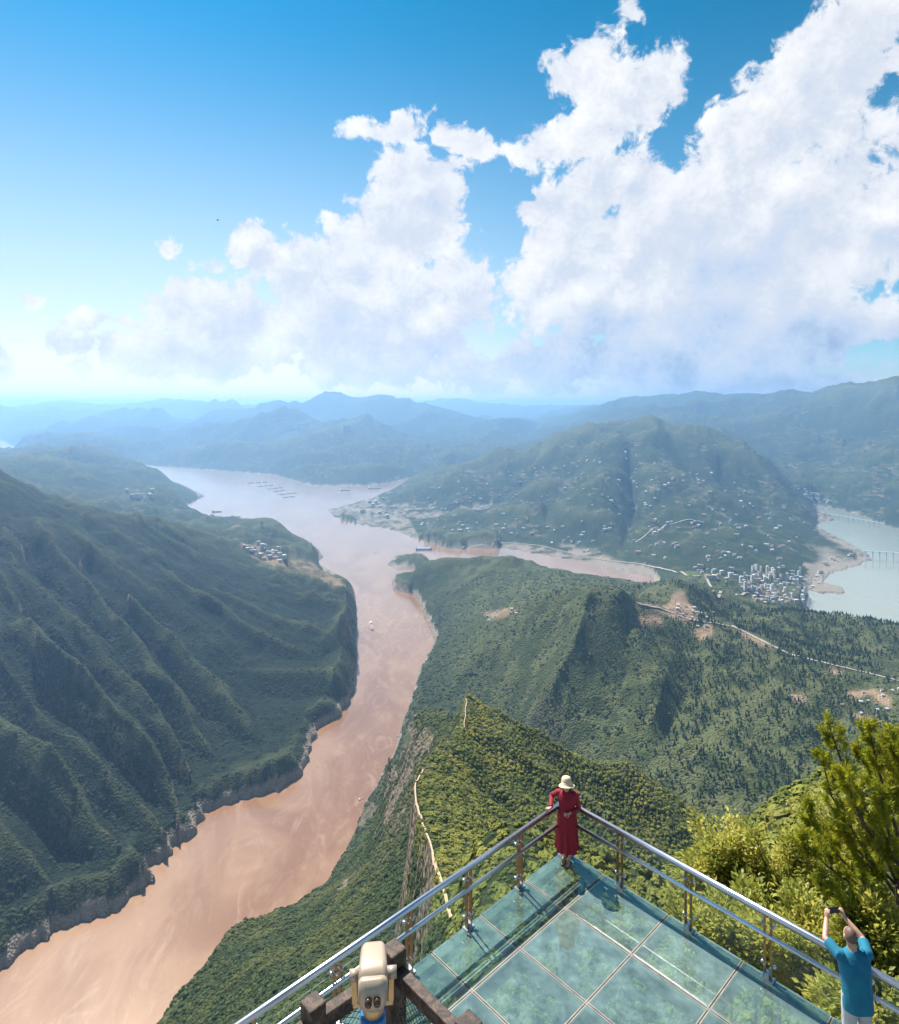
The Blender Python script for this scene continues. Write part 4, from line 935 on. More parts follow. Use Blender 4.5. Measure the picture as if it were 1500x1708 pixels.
# --- woman at the tip of the deck
wl = Vector((2.35, 12.90, 0)); woman = empty('person', wl, math.radians(-10))
tag(woman, 'woman in a long crimson dress and straw hat leaning on the railing at the tip', 'person')
Rw = Matrix.Rotation(math.radians(10), 3, 'Z')      # world offsets -> local
def toL(p): return Rw @ (Vector(p) - wl)
rail_hand = toL((1.97, 12.815, 1.115))
b = MB()
for sx, fy, fx in ((-1, 0.03, -0.05), (1, -0.02, 0.045)):
    hip = (sx * 0.085, 0.0, 0.9); kn = (sx * 0.075, -0.015, 0.5); an = (fx, fy, 0.115)
    b.tube([hip, kn, (sx * 0.07, 0.0, 0.36), an, (fx, fy, 0.07)], [0.085, 0.055, 0.052, 0.033, 0.034], 12)
    b.tube([(fx, fy + 0.035, 0.075), (fx - 0.01, fy - 0.03, 0.065), (fx - 0.03, fy - 0.12, 0.035), (fx - 0.04, fy - 0.17, 0.028)], [(0.026, 0.03), (0.031, 0.026), (0.036, 0.016), (0.024, 0.012)], 10)
b.tube([(0, 0, 0.84), (0, 0, 1.05), (0, 0, 1.25), (0, 0, 1.38), (0, -0.005, 1.44), (0, -0.02, 1.52)], [(0.15, 0.10), (0.12, 0.085), (0.145, 0.095), (0.13, 0.075), (0.05, 0.05), (0.046, 0.048)], 14)
hc = Vector((-0.005, -0.045, 1.555))
b.ball(hc, (0.072, 0.088, 0.105), 18); b.ball(hc + Vector((-0.005, -0.035, -0.055)), (0.05, 0.05, 0.05), 12)
b.tube([hc + Vector((-0.006, -0.083, 0.01)), hc + Vector((-0.008, -0.106, -0.025)), hc + Vector((-0.008, -0.088, -0.032))], [0.010, 0.014, 0.010], 8)
for sx in (-1, 1):
    b.ball(hc + Vector((sx * 0.072, 0.005, -0.01)), (0.012, 0.022, 0.03), 8)
    b.ball(hc + Vector((sx * 0.018 - 0.006, -0.083, -0.055)), (0.018, 0.010, 0.007), 8)
shL, elL, wrL = Vector((-0.165, 0.02, 1.365)), Vector((-0.30, 0.15, 1.21)), rail_hand + Vector((0.045, -0.02, 0.02))
shR, elR, wrR = Vector((0.165, 0.02, 1.365)), Vector((0.235, 0.0, 1.10)), Vector((0.055, -0.165, 1.075))
for s_, e_, w_ in ((shL, elL, wrL), (shR, elR, wrR)): b.tube([s_, s_.lerp(e_, 0.5), e_, w_], [0.045, 0.042, 0.036, 0.024], 12)
hand(b, wrL, rail_hand + Vector((-0.03, 0.02, 0.0)) - wrL, (0, 0, 1), 0.55, 1)
hand(b, wrR, (-0.9, -0.25, -0.15), (-0.1, -0.8, 0.5), 0.8, -1, 0.16)
fuse('body', b, SKIN, woman, 0.007, 4)
d = MB(); NS = 48
def dress_ring(z, rx, ry, cy_=0.0, fold=0.0, ph=0.0, cx_=0.0):
    out = []
    for k in range(NS):
        t = 2 * math.pi * k / NS; f = 1 + fold * (math.sin(7 * t + ph) * 0.6 + math.sin(11 * t + 1.7 * ph) * 0.4)
        out.append(Vector((cx_ + rx * f * math.cos(t), cy_ + ry * f * math.sin(t), z)))
    return out
loft(d, [dress_ring(0.235, 0.205, 0.175, 0.0, 0.28, 0.2), dress_ring(0.40, 0.198, 0.165, 0.0, 0.24, 0.35), dress_ring(0.62, 0.192, 0.152, 0, 0.17, 0.5), dress_ring(0.82, 0.190, 0.143, 0, 0.11, 0.7), dress_ring(0.95, 0.190, 0.138, 0, 0.03, 0.8), dress_ring(1.08, 0.158, 0.115), dress_ring(1.18, 0.163, 0.120, -0.005), dress_ring(1.27, 0.178, 0.135, -0.014), dress_ring(1.34, 0.178, 0.115, -0.004), dress_ring(1.39, 0.150, 0.090), dress_ring(1.425, 0.085, 0.07), dress_ring(1.447, 0.062, 0.06, -0.004)])
for s_, e_, w_ in ((shL, elL, wrL), (shR, elR, wrR)):
    d.tube([s_ + Vector((-0.04 if s_.x > 0 else 0.04, 0, 0.0)), s_, s_.lerp(e_, 0.5), e_, e_.lerp(w_, 0.45), e_.lerp(w_, 0.88)], [0.062, 0.066, 0.059, 0.053, 0.047, 0.041], 14)
fuse('dress', d, RED, woman, 0.0085, 3)
h = MB(); prof = [(0.10, 0.0), (0.158, -0.028), (0.164, -0.036), (0.158, -0.034), (0.104, 0.012), (0.100, 0.05), (0.092, 0.10), (0.074, 0.128), (0.040, 0.142), (0.005, 0.145)]
h.lathe((0, 0, 0), prof, 36, sx=1.0, sy=1.05); ho = h.build('hat', STRAW, woman); ho.location = hc + Vector((0.0, 0.004, 0.028)); ho.rotation_euler = (math.radians(-13), math.radians(-4), 0)
hm_ = MB(); hm_.tube([(0, 0, 0.004), (0, 0, 0.03)], [(0.106, 0.111), (0.104, 0.109)], 36); hb = hm_.build('hat_band', material('cream_ribbon', (0.70, 0.56, 0.40), rough=0.7), ho)
h = MB(); h.ball(hc + Vector((0.0, 0.03, -0.005)), (0.081, 0.078, 0.105), 16); h.ball(hc + Vector((0.075, 0.035, -0.085)), (0.042, 0.05, 0.065), 12); h.ball(hc + Vector((0.045, 0.065, -0.09)), (0.05, 0.04, 0.07), 12)
fuse('hair', h, HAIR, woman, 0.008, 3)
for fx, fy in ((-0.05, 0.03), (0.045, -0.02)):
    s_ = MB(); s_.tube([(fx, fy + 0.04, 0.045), (fx - 0.012, fy - 0.04, 0.034), (fx - 0.035, fy - 0.13, 0.012), (fx - 0.045, fy - 0.185, 0.011)], [(0.028, 0.008), (0.026, 0.007), (0.04, 0.009), (0.022, 0.008)], 12)
    s_.tube([(fx, fy + 0.04, 0.045), (fx, fy + 0.045, 0.0)], [0.018, 0.010], 10)
    s_.tube([(fx - 0.062, fy - 0.125, 0.02), (fx - 0.035, fy - 0.115, 0.056), (fx + 0.005, fy - 0.125, 0.02)], 0.009, 8)
    s_.build('shoe', SHOE, woman)

# --- man taking a picture
ml = Vector((5.685, 9.03, 0)); man = empty('person', ml); tag(man, 'man in a turquoise shirt seen from behind holding up a phone', 'person')
TEAL = material('turquoise_cotton', (0.0015, 0.13, 0.215), rough=0.85, var=0.12, vscale=9, bump=0.25, bscale=60)
GREYT = material('pale_grey_trousers', (0.36, 0.36, 0.38), rough=0.85, var=0.1, vscale=10, bump=0.2, bscale=50)
BUZZ = material('cropped_hair', (0.12, 0.065, 0.045), rough=0.6, var=0.2, vscale=60)
b = MB()
b.tube([(0, -0.05, 0.85), (0, -0.03, 1.05), (0, 0.02, 1.28), (0, 0.04, 1.40), (0, 0.065, 1.46), (0, 0.09, 1.54)], [(0.15, 0.11), (0.14, 0.10), (0.17, 0.11), (0.16, 0.085), (0.062, 0.062), (0.058, 0.060)], 16)
mh = Vector((0.0, 0.115, 1.615))
b.ball(mh, (0.077, 0.098, 0.112), 20); b.ball(mh + Vector((0, 0.05, -0.05)), (0.055, 0.055, 0.06), 12)
b.tube([mh + Vector((0, 0.09, 0.01)), mh + Vector((0, 0.118, -0.025)), mh + Vector((0, 0.095, -0.035))], [0.011, 0.017, 0.012], 8)
for sx in (-1, 1):
    b.ball(mh + Vector((sx * 0.08, 0.0, -0.012)), (0.013, 0.024, 0.034), 10)
    b.ball(mh + Vector((sx * 0.02, 0.094, -0.06)), (0.02, 0.012, 0.008), 8)
mshL, melL, mwrL = Vector((-0.205, 0.05, 1.405)), Vector((-0.265, 0.26, 1.46)), Vector((-0.135, 0.455, 1.585))
mshR, melR, mwrR = Vector((0.205, 0.05, 1.405)), Vector((0.265, 0.26, 1.46)), Vector((0.135, 0.455, 1.60))
for s_, e_, w_ in ((mshL, melL, mwrL), (mshR, melR, mwrR)): b.tube([s_, s_.lerp(e_, 0.5), e_, e_.lerp(w_, 0.4), w_], [0.055, 0.052, 0.043, 0.042, 0.028], 12)
hand(b, mwrL, (0.25, 0.25, 0.9), (-0.6, -0.75, 0.1), 0.75, 1, 0.18)
hand(b, mwrR, (-0.25, 0.25, 0.9), (0.6, -0.75, 0.1), 0.75, -1, 0.18)
for sx in (-1, 1):
    b.tube([(sx * 0.09, -0.05, 0.9), (sx * 0.10, -0.03, 0.5), (sx * 0.105, -0.04, 0.1)], [0.09, 0.06, 0.045], 12)
fuse('body', b, SKIN, man, 0.008, 4)
d = MB()
def mring(z, rx, ry, cy_, fold=0.0, ph=0.0):
    return [Vector((rx * (1 + fold * math.sin(6 * t + ph)) * math.copysign(abs(math.cos(t)) ** 0.85, math.cos(t)), cy_ + ry * (1 + fold * math.sin(5 * t + ph)) * math.copysign(abs(math.sin(t)) ** 0.9, math.sin(t)), z)) for t in [2 * math.pi * k / 44 for k in range(44)]]
loft(d, [mring(0.755, 0.205, 0.150, -0.06, 0.03, 0.4), mring(0.85, 0.205, 0.150, -0.055, 0.035, 0.9), mring(0.98, 0.198, 0.145, -0.04, 0.03, 1.8), mring(1.12, 0.202, 0.142, -0.015, 0.025, 2.6), mring(1.26, 0.218, 0.142, 0.01, 0.015), mring(1.36, 0.222, 0.120, 0.03), mring(1.42, 0.175, 0.095, 0.045), mring(1.46, 0.10, 0.075, 0.055), mring(1.475, 0.072, 0.068, 0.06)])
for s_, e_ in ((mshL, melL), (mshR, melR)):
    d.tube([s_ * 0.72 + Vector((0, 0.01, 0.39)), s_, s_.lerp(e_, 0.45), s_.lerp(e_, 0.82)], [0.085, 0.082, 0.076, 0.073], 14)
fuse('shirt', d, TEAL, man, 0.009, 4)
d = MB()
for sx in (-1, 1): d.tube([(sx * 0.085, -0.05, 0.95), (sx * 0.098, -0.045, 0.75), (sx * 0.105, -0.03, 0.48), (sx * 0.108, -0.035, 0.05)], [(0.108, 0.125), (0.102, 0.112), (0.08, 0.085), (0.075, 0.08)], 16)
d.ball((0, -0.06, 0.90), (0.18, 0.135, 0.14), 18)
fuse('trousers', d, GREYT, man, 0.010, 3)
for sx in (-1, 1):
    s_ = MB(); s_.tube([(sx * 0.108, -0.10, 0.045), (sx * 0.11, -0.02, 0.05), (sx * 0.115, 0.10, 0.04), (sx * 0.12, 0.17, 0.03)], [(0.038, 0.04), (0.043, 0.045), (0.05, 0.038), (0.03, 0.026)], 14); s_.build('shoe', SHOE, man)
h = MB(); h.ball(mh + Vector((0, -0.012, 0.012)), (0.079, 0.095, 0.108), 20); ho = fuse('hair', h, BUZZ, man, 0.008, 2)
phone = empty('phone', ml + Vector((0, 0.50, 1.675))); tag(phone, 'black smartphone held up sideways in both hands by the man', 'phone')
m = MB(); m.box((0, 0, 0), (0.165, 0.009, 0.08)); m.build('case', material('black_phone_case', (0.012, 0.012, 0.014), rough=0.3), phone, bevel=0.003)
m = MB(); m.box((0, -0.0055, 0), (0.15, 0.001, 0.07)); m.build('screen', material('phone_screen', (0.02, 0.022, 0.03), rough=0.06, spec=0.7), phone)
m = MB(); m.tube([(0.062, 0.0045, 0.024), (0.062, 0.0075, 0.024)], 0.009, 14); m.build('camera_lens', material('lens_black', (0.01, 0.01, 0.012), rough=0.1), phone)
phone.rotation_euler = (math.radians(-12), math.radians(-4), 0)

# ------------------------------------------------------------------ near trees
BARK = material('bark', (0.075, 0.052, 0.038), rough=0.9, var=0.35, vscale=14, bump=0.6, bscale=40)
def foliage_mat(name, a, bcol, c, trans=0.35):
    m = bpy.data.materials.new(name); m.use_nodes = True; t = NT(m.node_tree); m.node_tree.nodes.clear()
    out = t.n('ShaderNodeOutputMaterial'); geo = t.n('ShaderNodeNewGeometry'); pos = geo.outputs['Position']
    n = t.noise(pos, 1.1, 3, 0.6); r = geo.outputs['Random Per Island']
    col = t.mix(r, (*a, 1), (*bcol, 1)); col = t.mix(t.math('MULTIPLY', t.smooth(n, 0.45, 0.68), 0.8), col, (*c, 1))
    df = t.n('ShaderNodeBsdfPrincipled'); df.inputs['Roughness'].default_value = 0.5; df.inputs['Specular IOR Level'].default_value = 0.35; t.link(col, df.inputs['Base Color'])
    tl = t.n('ShaderNodeBsdfTranslucent'); t.link(t.mix(0.5, col, (*c, 1)), tl.inputs[0])
    mx = t.n('ShaderNodeMixShader'); mx.inputs[0].default_value = trans; t.link(df.outputs[0], mx.inputs[1]); t.link(tl.outputs[0], mx.inputs[2])
    t.link(mx.outputs[0], out.inputs[0]); return m
LEAF = foliage_mat('broad_leaf', (0.08, 0.12, 0.014), (0.32, 0.34, 0.05), (0.56, 0.50, 0.10), 0.5)
NEEDLE = foliage_mat('pine_needle', (0.14, 0.20, 0.012), (0.30, 0.34, 0.018), (0.50, 0.46, 0.03), 0.52)
def leaves_mesh(name, pos, dirs, ups, size, mat, parent, aspect=0.5):
    n = len(pos); dirs = dirs / np.linalg.norm(dirs, axis=1, keepdims=True)
    sd = np.cross(dirs, ups); sd /= np.linalg.norm(sd, axis=1, keepdims=True) + 1e-9; nrm = np.cross(sd, dirs)
    L_ = size[:, None]; Wd = L_ * aspect * 0.5
    v = np.stack([pos, pos + dirs * L_ * 0.45 + sd * Wd + nrm * L_ * 0.07, pos + dirs * L_ - nrm * L_ * 0.06, pos + dirs * L_ * 0.45 - sd * Wd + nrm * L_ * 0.07], 1).reshape(-1, 3)
    me = bpy.data.meshes.new(name); me.vertices.add(4 * n); me.vertices.foreach_set('co', v.astype(np.float32).ravel())
    i = np.arange(n, dtype=np.int32)[:, None] * 4
    tri = np.concatenate([i + np.array([[0, 1, 2]]), i + np.array([[0, 2, 3]])], 1).reshape(-1).astype(np.int32)
    me.loops.add(len(tri)); me.loops.foreach_set('vertex_index', tri)
    me.polygons.add(2 * n); me.polygons.foreach_set('loop_start', np.arange(0, 6 * n, 3, dtype=np.int32)); me.polygons.foreach_set('loop_total', np.full(2 * n, 3, np.int32))
    me.update(calc_edges=True); me.materials.append(mat)
    o = bpy.data.objects.new(name, me); COL.objects.link(o); o.parent = parent; o['kind'] = 'stuff'; return o
def at(px_, py_, Y): return Vector(((px_ - CX) * Y / F, Y, CAMZ - (py_ - YH) * Y / F))
def broadleaf(cx_, cy_, Y, rpx, label, nleaf=7000, seed=0, squash=1.0):
    r_ = np.random.default_rng(seed); c = at(cx_, cy_, Y); R = rpx * Y / F
    gz = float(height(c.x, c.y)); base = Vector((c.x + r_.uniform(-.4, .4), c.y + r_.uniform(-.2, .4), gz - 0.2))
    root = empty('broadleaf_tree', base); tag(root, label, 'tree', 'broadleaf trees beside the deck')
    tr = MB(); top = Vector((c.x, c.y, c.z - 0.2 * R)); midp = base.lerp(top, 0.5) + Vector((r_.uniform(-.3, .3), r_.uniform(-.2, .2), 0))
    tr.tube([p - base for p in (base, midp, top)], [0.09, 0.07, 0.035], 8)
    pos = []; dirs = []
    nb = 26
    for k in range(nb):
        th = r_.uniform(0, 6.283); ph = math.acos(r_.uniform(-0.75, 1)); rad = R * r_.uniform(0.65, 1.12)
        e = c + Vector((rad * math.sin(ph) * math.cos(th), rad * math.sin(ph) * math.sin(th) * 0.9, rad * math.cos(ph) * squash))
        s0 = Vector((c.x, c.y, c.z - R * r_.uniform(0.1, 0.8))); md_ = s0.lerp(e, 0.55) + Vector((0, 0, -0.08 * R))
        tr.tube([s0 - base, md_ - base, e - base], [0.035, 0.022, 0.008], 6)
        m = nleaf // nb; t = r_.uniform(0.25, 1.08, m)[:, None]
        ax = np.array(s0)[None] * (1 - t) ** 2 + 2 * np.array(md_)[None] * t * (1 - t) + np.array(e)[None] * t ** 2
        off = r_.normal(0, 1, (m, 3)); off /= np.linalg.norm(off, axis=1, keepdims=True); off *= (R * 0.30 * r_.uniform(0, 1, (m, 1)) ** 0.6) * (0.5 + 0.5 * t)
        pos.append(ax + off); dd = off + r_.normal(0, 0.12, (m, 3)) * R + (np.array(e) - np.array(s0))[None] * 0.25; dd[:, 2] *= 0.55; dirs.append(dd)
    tr.build('trunk', BARK, root)
    pos = np.concatenate(pos) - np.array(base); dirs = np.concatenate(dirs)
    ups = np.array([[-0.15, 0.2, 1.0]]) + r_.normal(0, 0.4, pos.shape)
    leaves_mesh('crown', pos, dirs, ups, r_.uniform(0.08, 0.17, len(pos)), LEAF, root, 0.5)
BT = [(1218, 1450, 18.0, 78, 'leafy tree with the pale yellow top shoots left of the others', 7500), (1302, 1462, 17.2, 80, 'round leafy tree between the pale topped tree and the pine', 7500), (1395, 1455, 17.8, 92, 'leafy tree behind the lower pine branches', 7000),
      (1175, 1560, 15.6, 72, 'leafy tree under the rail nearest the deck tip', 6000), (1262, 1570, 15.0, 88, 'leafy tree showing through the second glass panel of the right rail', 7000), (1352, 1610, 13.8, 92, 'leafy tree showing through the rail left of the man', 7500), (1470, 1590, 13.2, 88, 'leafy tree beyond the rail right of the man', 7500), (1440, 1700, 12.0, 80, 'low leafy tree below the rail behind the man', 5000)]
for i, (a_, b_, Y_, r__, lab, nl) in enumerate(BT): broadleaf(a_, b_, Y_, r__, lab, int(nl * 1.7), 40 + i)

def pine():
    r_ = np.random.default_rng(5); base = Vector((10.25, 14.4, float(height(10.25, 14.4)) - 0.2)); root = empty('pine_tree', base)
    tag(root, 'tall yellow green pine with upswept shoots at the right edge', 'tree')
    tr = MB(); tp = [base, Vector((10.15, 14.3, -3.0)), Vector((10.0, 14.2, -1.6)), Vector((9.95, 14.15, -0.4)), Vector((9.9, 14.1, 0.6))]
    tr.tube([p - base for p in tp], [0.24, 0.19, 0.14, 0.08, 0.03], 10)
    limbs = [([(1500, 1480), (1440, 1340), (1400, 1262), (1379, 1197)], 13.8), ([(1500, 1400), (1470, 1300), (1447, 1208)], 13.6), ([(1512, 1350), (1492, 1270), (1482, 1230)], 14.0), ([(1500, 1500), (1432, 1400), (1388, 1330), (1370, 1262)], 14.2),
             ([(1500, 1530), (1410, 1440), (1362, 1388), (1346, 1352)], 14.4), ([(1500, 1540), (1430, 1480), (1385, 1450), (1345, 1408)], 13.6), ([(1512, 1560), (1450, 1520), (1402, 1500), (1362, 1470)], 13.3), ([(1520, 1460), (1455, 1400), (1420, 1330), (1412, 1285)], 13.2),
             ([(1520, 1430), (1480, 1370), (1455, 1300), (1440, 1262)], 14.6), ([(1530, 1380), (1505, 1300), (1500, 1245)], 13.4), ([(1520, 1500), (1470, 1450), (1430, 1420), (1400, 1370)], 14.0), ([(1530, 1580), (1470, 1560), (1430, 1545), (1400, 1520)], 13.8), ([(1560, 1420), (1530, 1330), (1520, 1230)], 14.2), ([(1545, 1500), (1500, 1440), (1480, 1380), (1470, 1330)], 13.0)]
    P_, D_, S_ = [], [], []
    def needles(a, b_, n):
        a, b_ = np.array(a), np.array(b_); ax = b_ - a; ln = np.linalg.norm(ax); ax = ax / ln
        t = r_.uniform(0.05, 1.0, n); o = r_.normal(0, 1, (n, 3)); o -= (o @ ax)[:, None] * ax[None]; o /= np.linalg.norm(o, axis=1, keepdims=True)
        P_.append(a[None] + t[:, None] * ax[None] * ln + o * 0.008); D_.append(ax[None] * r_.uniform(0.5, 1.1, (n, 1)) + o); S_.append(r_.uniform(0.09, 0.15, n))
    for pts, Y in limbs:
        w = [at(x, y, Y + 0.5 * (1 - i / (len(pts) - 1))) for i, (x, y) in enumerate(pts)]
        w = [Vector(p) for p in resample([tuple(p) for p in w], 9)]
        tr.tube([p - base for p in w], list(np.linspace(0.045, 0.012, 9)), 7)
        needles(w[-3], w[-1] + (w[-1] - w[-2]) * 0.3, 170)
        for k in range(26):
            t = r_.uniform(0.15, 1.0); i = min(int(t * 8), 7); p = w[i].lerp(w[i + 1], t * 8 - i)
            dv = (w[i + 1] - w[i]).normalized(); sdv = Vector(r_.normal(0, 1, 3)); sdv = (sdv - dv * sdv.dot(dv)).normalized()
            ln = r_.uniform(0.28, 0.62) * (1.15 - 0.5 * t)
            q1 = p + (dv * 0.6 + sdv * 0.75).normalized() * ln * 0.5; q2 = q1 + (dv * 0.5 + sdv * 0.35 + Vector((-0.05, 0, 0.75))).normalized() * ln * 0.6
            tr.tube([p - base, q1 - base, q2 - base], [0.012, 0.009, 0.005], 5)
            needles(p.lerp(q1, 0.45), q1, 36); needles(q1, q2, 95)
    tr.build('trunk', BARK, root)
    P2, D2, S2 = np.concatenate(P_), np.concatenate(D_), np.concatenate(S_)
    leaves_mesh('crown', P2 - np.array(base), D2, r_.normal(0, 1, P2.shape), S2, NEEDLE, root, 0.11)
pine()

# ------------------------------------------------------------------ roads, paths, houses, bridges, ships
def ribbon(name, pxs, width, mat, label, cat, lift=0.6, ymin=60, step=4):
    pts = []
    for (xa, ya), (xb, yb) in zip(pxs[:-1], pxs[1:]):
        n = max(2, int(math.hypot(xb - xa, yb - ya) / step))
        for k in range(n): pts.append(hit(xa + (xb - xa) * k / n, ya + (yb - ya) * k / n, ymin))
    pts.append(hit(*pxs[-1], ymin)); P3 = np.array(pts)
    for _ in range(3): P3[1:-1, :2] = 0.25 * P3[:-2, :2] + 0.5 * P3[1:-1, :2] + 0.25 * P3[2:, :2]
    d = np.gradient(P3[:, :2], axis=0); d /= np.linalg.norm(d, axis=1, keepdims=True) + 1e-9; nrm = np.stack([-d[:, 1], d[:, 0]], 1)
    m = MB(); vs = []; fs = []
    for k, (p, q) in enumerate(zip(P3, nrm)):
        a = p[:2] + q * width / 2; b = p[:2] - q * width / 2
        za, zb = max(float(height(*a)), float(height(*p[:2]))) + lift, max(float(height(*b)), float(height(*p[:2]))) + lift
        vs += [(a[0], a[1], za), (b[0], b[1], zb)]
        if k: fs.append((2 * k - 2, 2 * k - 1, 2 * k + 1, 2 * k))
    m.add(vs, fs, True); o = m.build(name, mat); tag(o, label, cat, kind='structure'); return o
CONC = material('pale_concrete_road', (0.27, 0.24, 0.20), rough=0.85, var=0.12, vscale=0.05)
DIRT = material('trodden_dirt', (0.36, 0.26, 0.16), rough=0.95, var=0.2, vscale=0.4)
for tr in TRAIL: ribbon('footpath', tr, 1.3, DIRT, 'pale footpath along the crest of the green knife edge ridge', 'path', 0.5, 150)
ribbon('road', [(1222, 1044), (1250, 1058), (1290, 1078), (1320, 1092), (1380, 1107), (1440, 1121), (1510, 1138)], 11, CONC, 'pale road along the wooded plateau on the right', 'road', 1.5, 1500)
ribbon('road', [(1062, 1006), (1110, 1018), (1150, 1034), (1195, 1040), (1225, 1046)], 8, CONC, 'lane through the orange clearing to the hamlet', 'road', 1.5, 1500)
ribbon('road', [(770, 915), (840, 905), (900, 910), (960, 925), (1010, 935), (1060, 940), (1110, 950), (1160, 962), (1210, 985), (1250, 1000)], 12, CONC, 'shore road along the foot of the far hill to the town', 'road', 3, 3600)
ribbon('road', [(1060, 905), (1095, 880), (1130, 872), (1150, 866), (1175, 872)], 10, CONC, 'hill road climbing above the town', 'road', 3, 4200)

WALLS = [material('white_render', (0.68, 0.67, 0.65), rough=0.8), material('cream_render', (0.66, 0.58, 0.48), rough=0.8), material('grey_render', (0.46, 0.46, 0.46), rough=0.8)]
ROOFS = [material('grey_roof', (0.30, 0.30, 0.31), rough=0.8), material('pale_roof', (0.55, 0.54, 0.54), rough=0.8), material('brown_tiles', (0.30, 0.19, 0.13), rough=0.85)]
BLUEROOF = material('blue_roof', (0.12, 0.22, 0.42), rough=0.6)
WIN = material('window_glass', (0.03, 0.045, 0.06), rough=0.15)
def house_mesh(kind):
    m = MB(); me_m = []
    if kind < 3:                                     # farmhouse: gabled roof, windows
        w, dpt, h = ((12, 8, 6.5), (9, 8, 7.5), (16, 9, 6))[kind]
        m.box((0, 0, h / 2 - 2), (w, dpt, h + 4)); na = len(m.f)
        e = 0.8; a, b2 = w / 2 + e, dpt / 2 + e
        m.add([(-a, -b2, h), (a, -b2, h), (a, b2, h), (-a, b2, h), (-a, 0, h + 2.8), (a, 0, h + 2.8)], [(0, 1, 5, 4), (2, 3, 4, 5), (0, 4, 3), (1, 2, 5), (0, 3, 2, 1)]); nb = len(m.f)
        for fl in (1.6, 4.4):
            for k in range(int(w // 4)): m.box((-w / 2 + 2 + k * 4, -dpt / 2 - 0.04, fl), (1.6, 0.12, 1.5))
    else:                                            # town block: flat roof with parapet and stair hut, window rows
        w, dpt, h = ((18, 13, 20), (15, 14, 34), (26, 12, 15), (13, 12, 46))[kind - 3]
        m.box((0, 0, h / 2 - 3), (w, dpt, h + 6)); na = len(m.f)
        m.box((0, 0, h + 0.3), (w + 1, dpt + 1, 0.6)); m.box((w * 0.2, 0, h + 2), (4, 4, 3)); nb = len(m.f)
        for fl in range(int(h // 3.3)):
            for k in range(int(w // 4)):
                m.box((-w / 2 + 2.2 + k * 4, -dpt / 2 - 0.04, 1.8 + fl * 3.3), (2.2, 0.14, 1.6))
    return m, na, nb
HM = []
for kind in range(7):
    for v in range(2):
        m, na, nb = house_mesh(kind); me = m.mesh('house')
        me.materials.append(WALLS[(kind + v * 2) % 3 if kind < 3 else (v + kind % 2) % 3]); me.materials.append(ROOFS[(kind + v) % 3]); me.materials.append(WIN)
        mi = np.zeros(len(m.f), np.int32); mi[na:nb] = 1; mi[nb:] = 2; me.polygons.foreach_set('material_index', mi); HM.append(me)
hr = random.Random(3)
def put_house(px_, py_, kinds, label, grp, name='house', cat='house', s=1.0, ymin=800):
    X, Y, z = hit(px_, py_, ymin)
    if z < WATER + CAMZ + 4: return
    kd, vv = hr.choice(kinds), hr.randint(0, 1); o = bpy.data.objects.new(name, HM[kd * 2 + vv]); COL.objects.link(o)
    shp = ('gabled', 'narrow gabled', 'long gabled', 'mid rise', 'tall', 'long low', 'slender tower')[kd]; wc = ('white', 'cream', 'grey')[(kd + vv * 2) % 3 if kd < 3 else (vv + kd % 2) % 3]
    if not label.startswith('long white'): label = '%s %s %s' % (shp, wc, label)
    o.location = (X, Y, z); o.rotation_euler = (0, 0, hr.uniform(-0.7, 0.7)); o.scale = (s, s, s); tag(o, label, cat, grp)
def inside(x, y, poly): return bool(in_poly(np.array([float(x)]), np.array([float(y)]), poly)[0])
def fill(poly, n, kinds, label, grp, name='house', cat='house', s=(0.9, 1.2), ymin=800, mind=2.0):
    xs = [p[0] for p in poly]; ys = [p[1] for p in poly]; done = []; tries = 0
    while len(done) < n and tries < n * 60:
        tries += 1; x, y = hr.uniform(min(xs), max(xs)), hr.uniform(min(ys), max(ys))
        if not inside(x, y, poly) or any(abs(x - a) < mind * 1.6 and abs(y - b) < mind for a, b in done): continue
        done.append((x, y)); fx, fy = (x - min(xs)) / (max(xs) - min(xs)), (y - min(ys)) / (max(ys) - min(ys))
        zone = ('upper', 'middle', 'lower')[min(2, int(fy * 3))] + ' ' + ('left', 'centre left', 'centre', 'centre right', 'right')[min(4, int(fx * 5))]
        put_house(x, y, kinds, label + ', ' + zone, grp, name, cat, hr.uniform(*s), ymin)
fill([(1232, 962), (1262, 946), (1300, 944), (1335, 955), (1352, 985), (1345, 1005), (1300, 1012), (1265, 1006), (1240, 990)], 120, [3, 3, 4, 5, 5, 6], 'block packed into the pale lakeside town', 'buildings of the lakeside town', 'town_building', 'building', (0.75, 1.05), 3000, 1.7)
fill([(1150, 945), (1235, 950), (1240, 985), (1180, 965)], 24, [0, 2, 3, 5], 'house along the shore road left of the lakeside town', 'houses left of the lakeside town', s=(0.9, 1.4), ymin=3000, mind=3)
fill([(1255, 985), (1290, 975), (1320, 990), (1300, 1010), (1262, 1008)], 30, [0, 1, 2], 'house on the waterfront of the lakeside town', 'waterfront houses of the lakeside town', s=(0.9, 1.3), ymin=3000)
fill([(1120, 1008), (1150, 1012), (1195, 1022), (1205, 1045), (1160, 1048), (1135, 1036)], 22, [0, 1, 2], 'house of the hamlet beside the orange clearing', 'houses of the clearing hamlet', s=(0.7, 1.0), ymin=1800, mind=4)
fill([(1395, 1152), (1500, 1148), (1500, 1200), (1410, 1192)], 14, [0, 1, 2], 'farmhouse on the slope above the pine', 'farmhouses above the pine', 'farmhouse', 'farmhouse', s=(0.6, 0.9), ymin=1300, mind=6)
fill([(800, 1024), (855, 1014), (866, 1024), (815, 1044)], 10, [0, 1, 2], 'house of the saddle village above the river bend', 'houses of the saddle village', s=(0.7, 1.0), ymin=1800, mind=3)
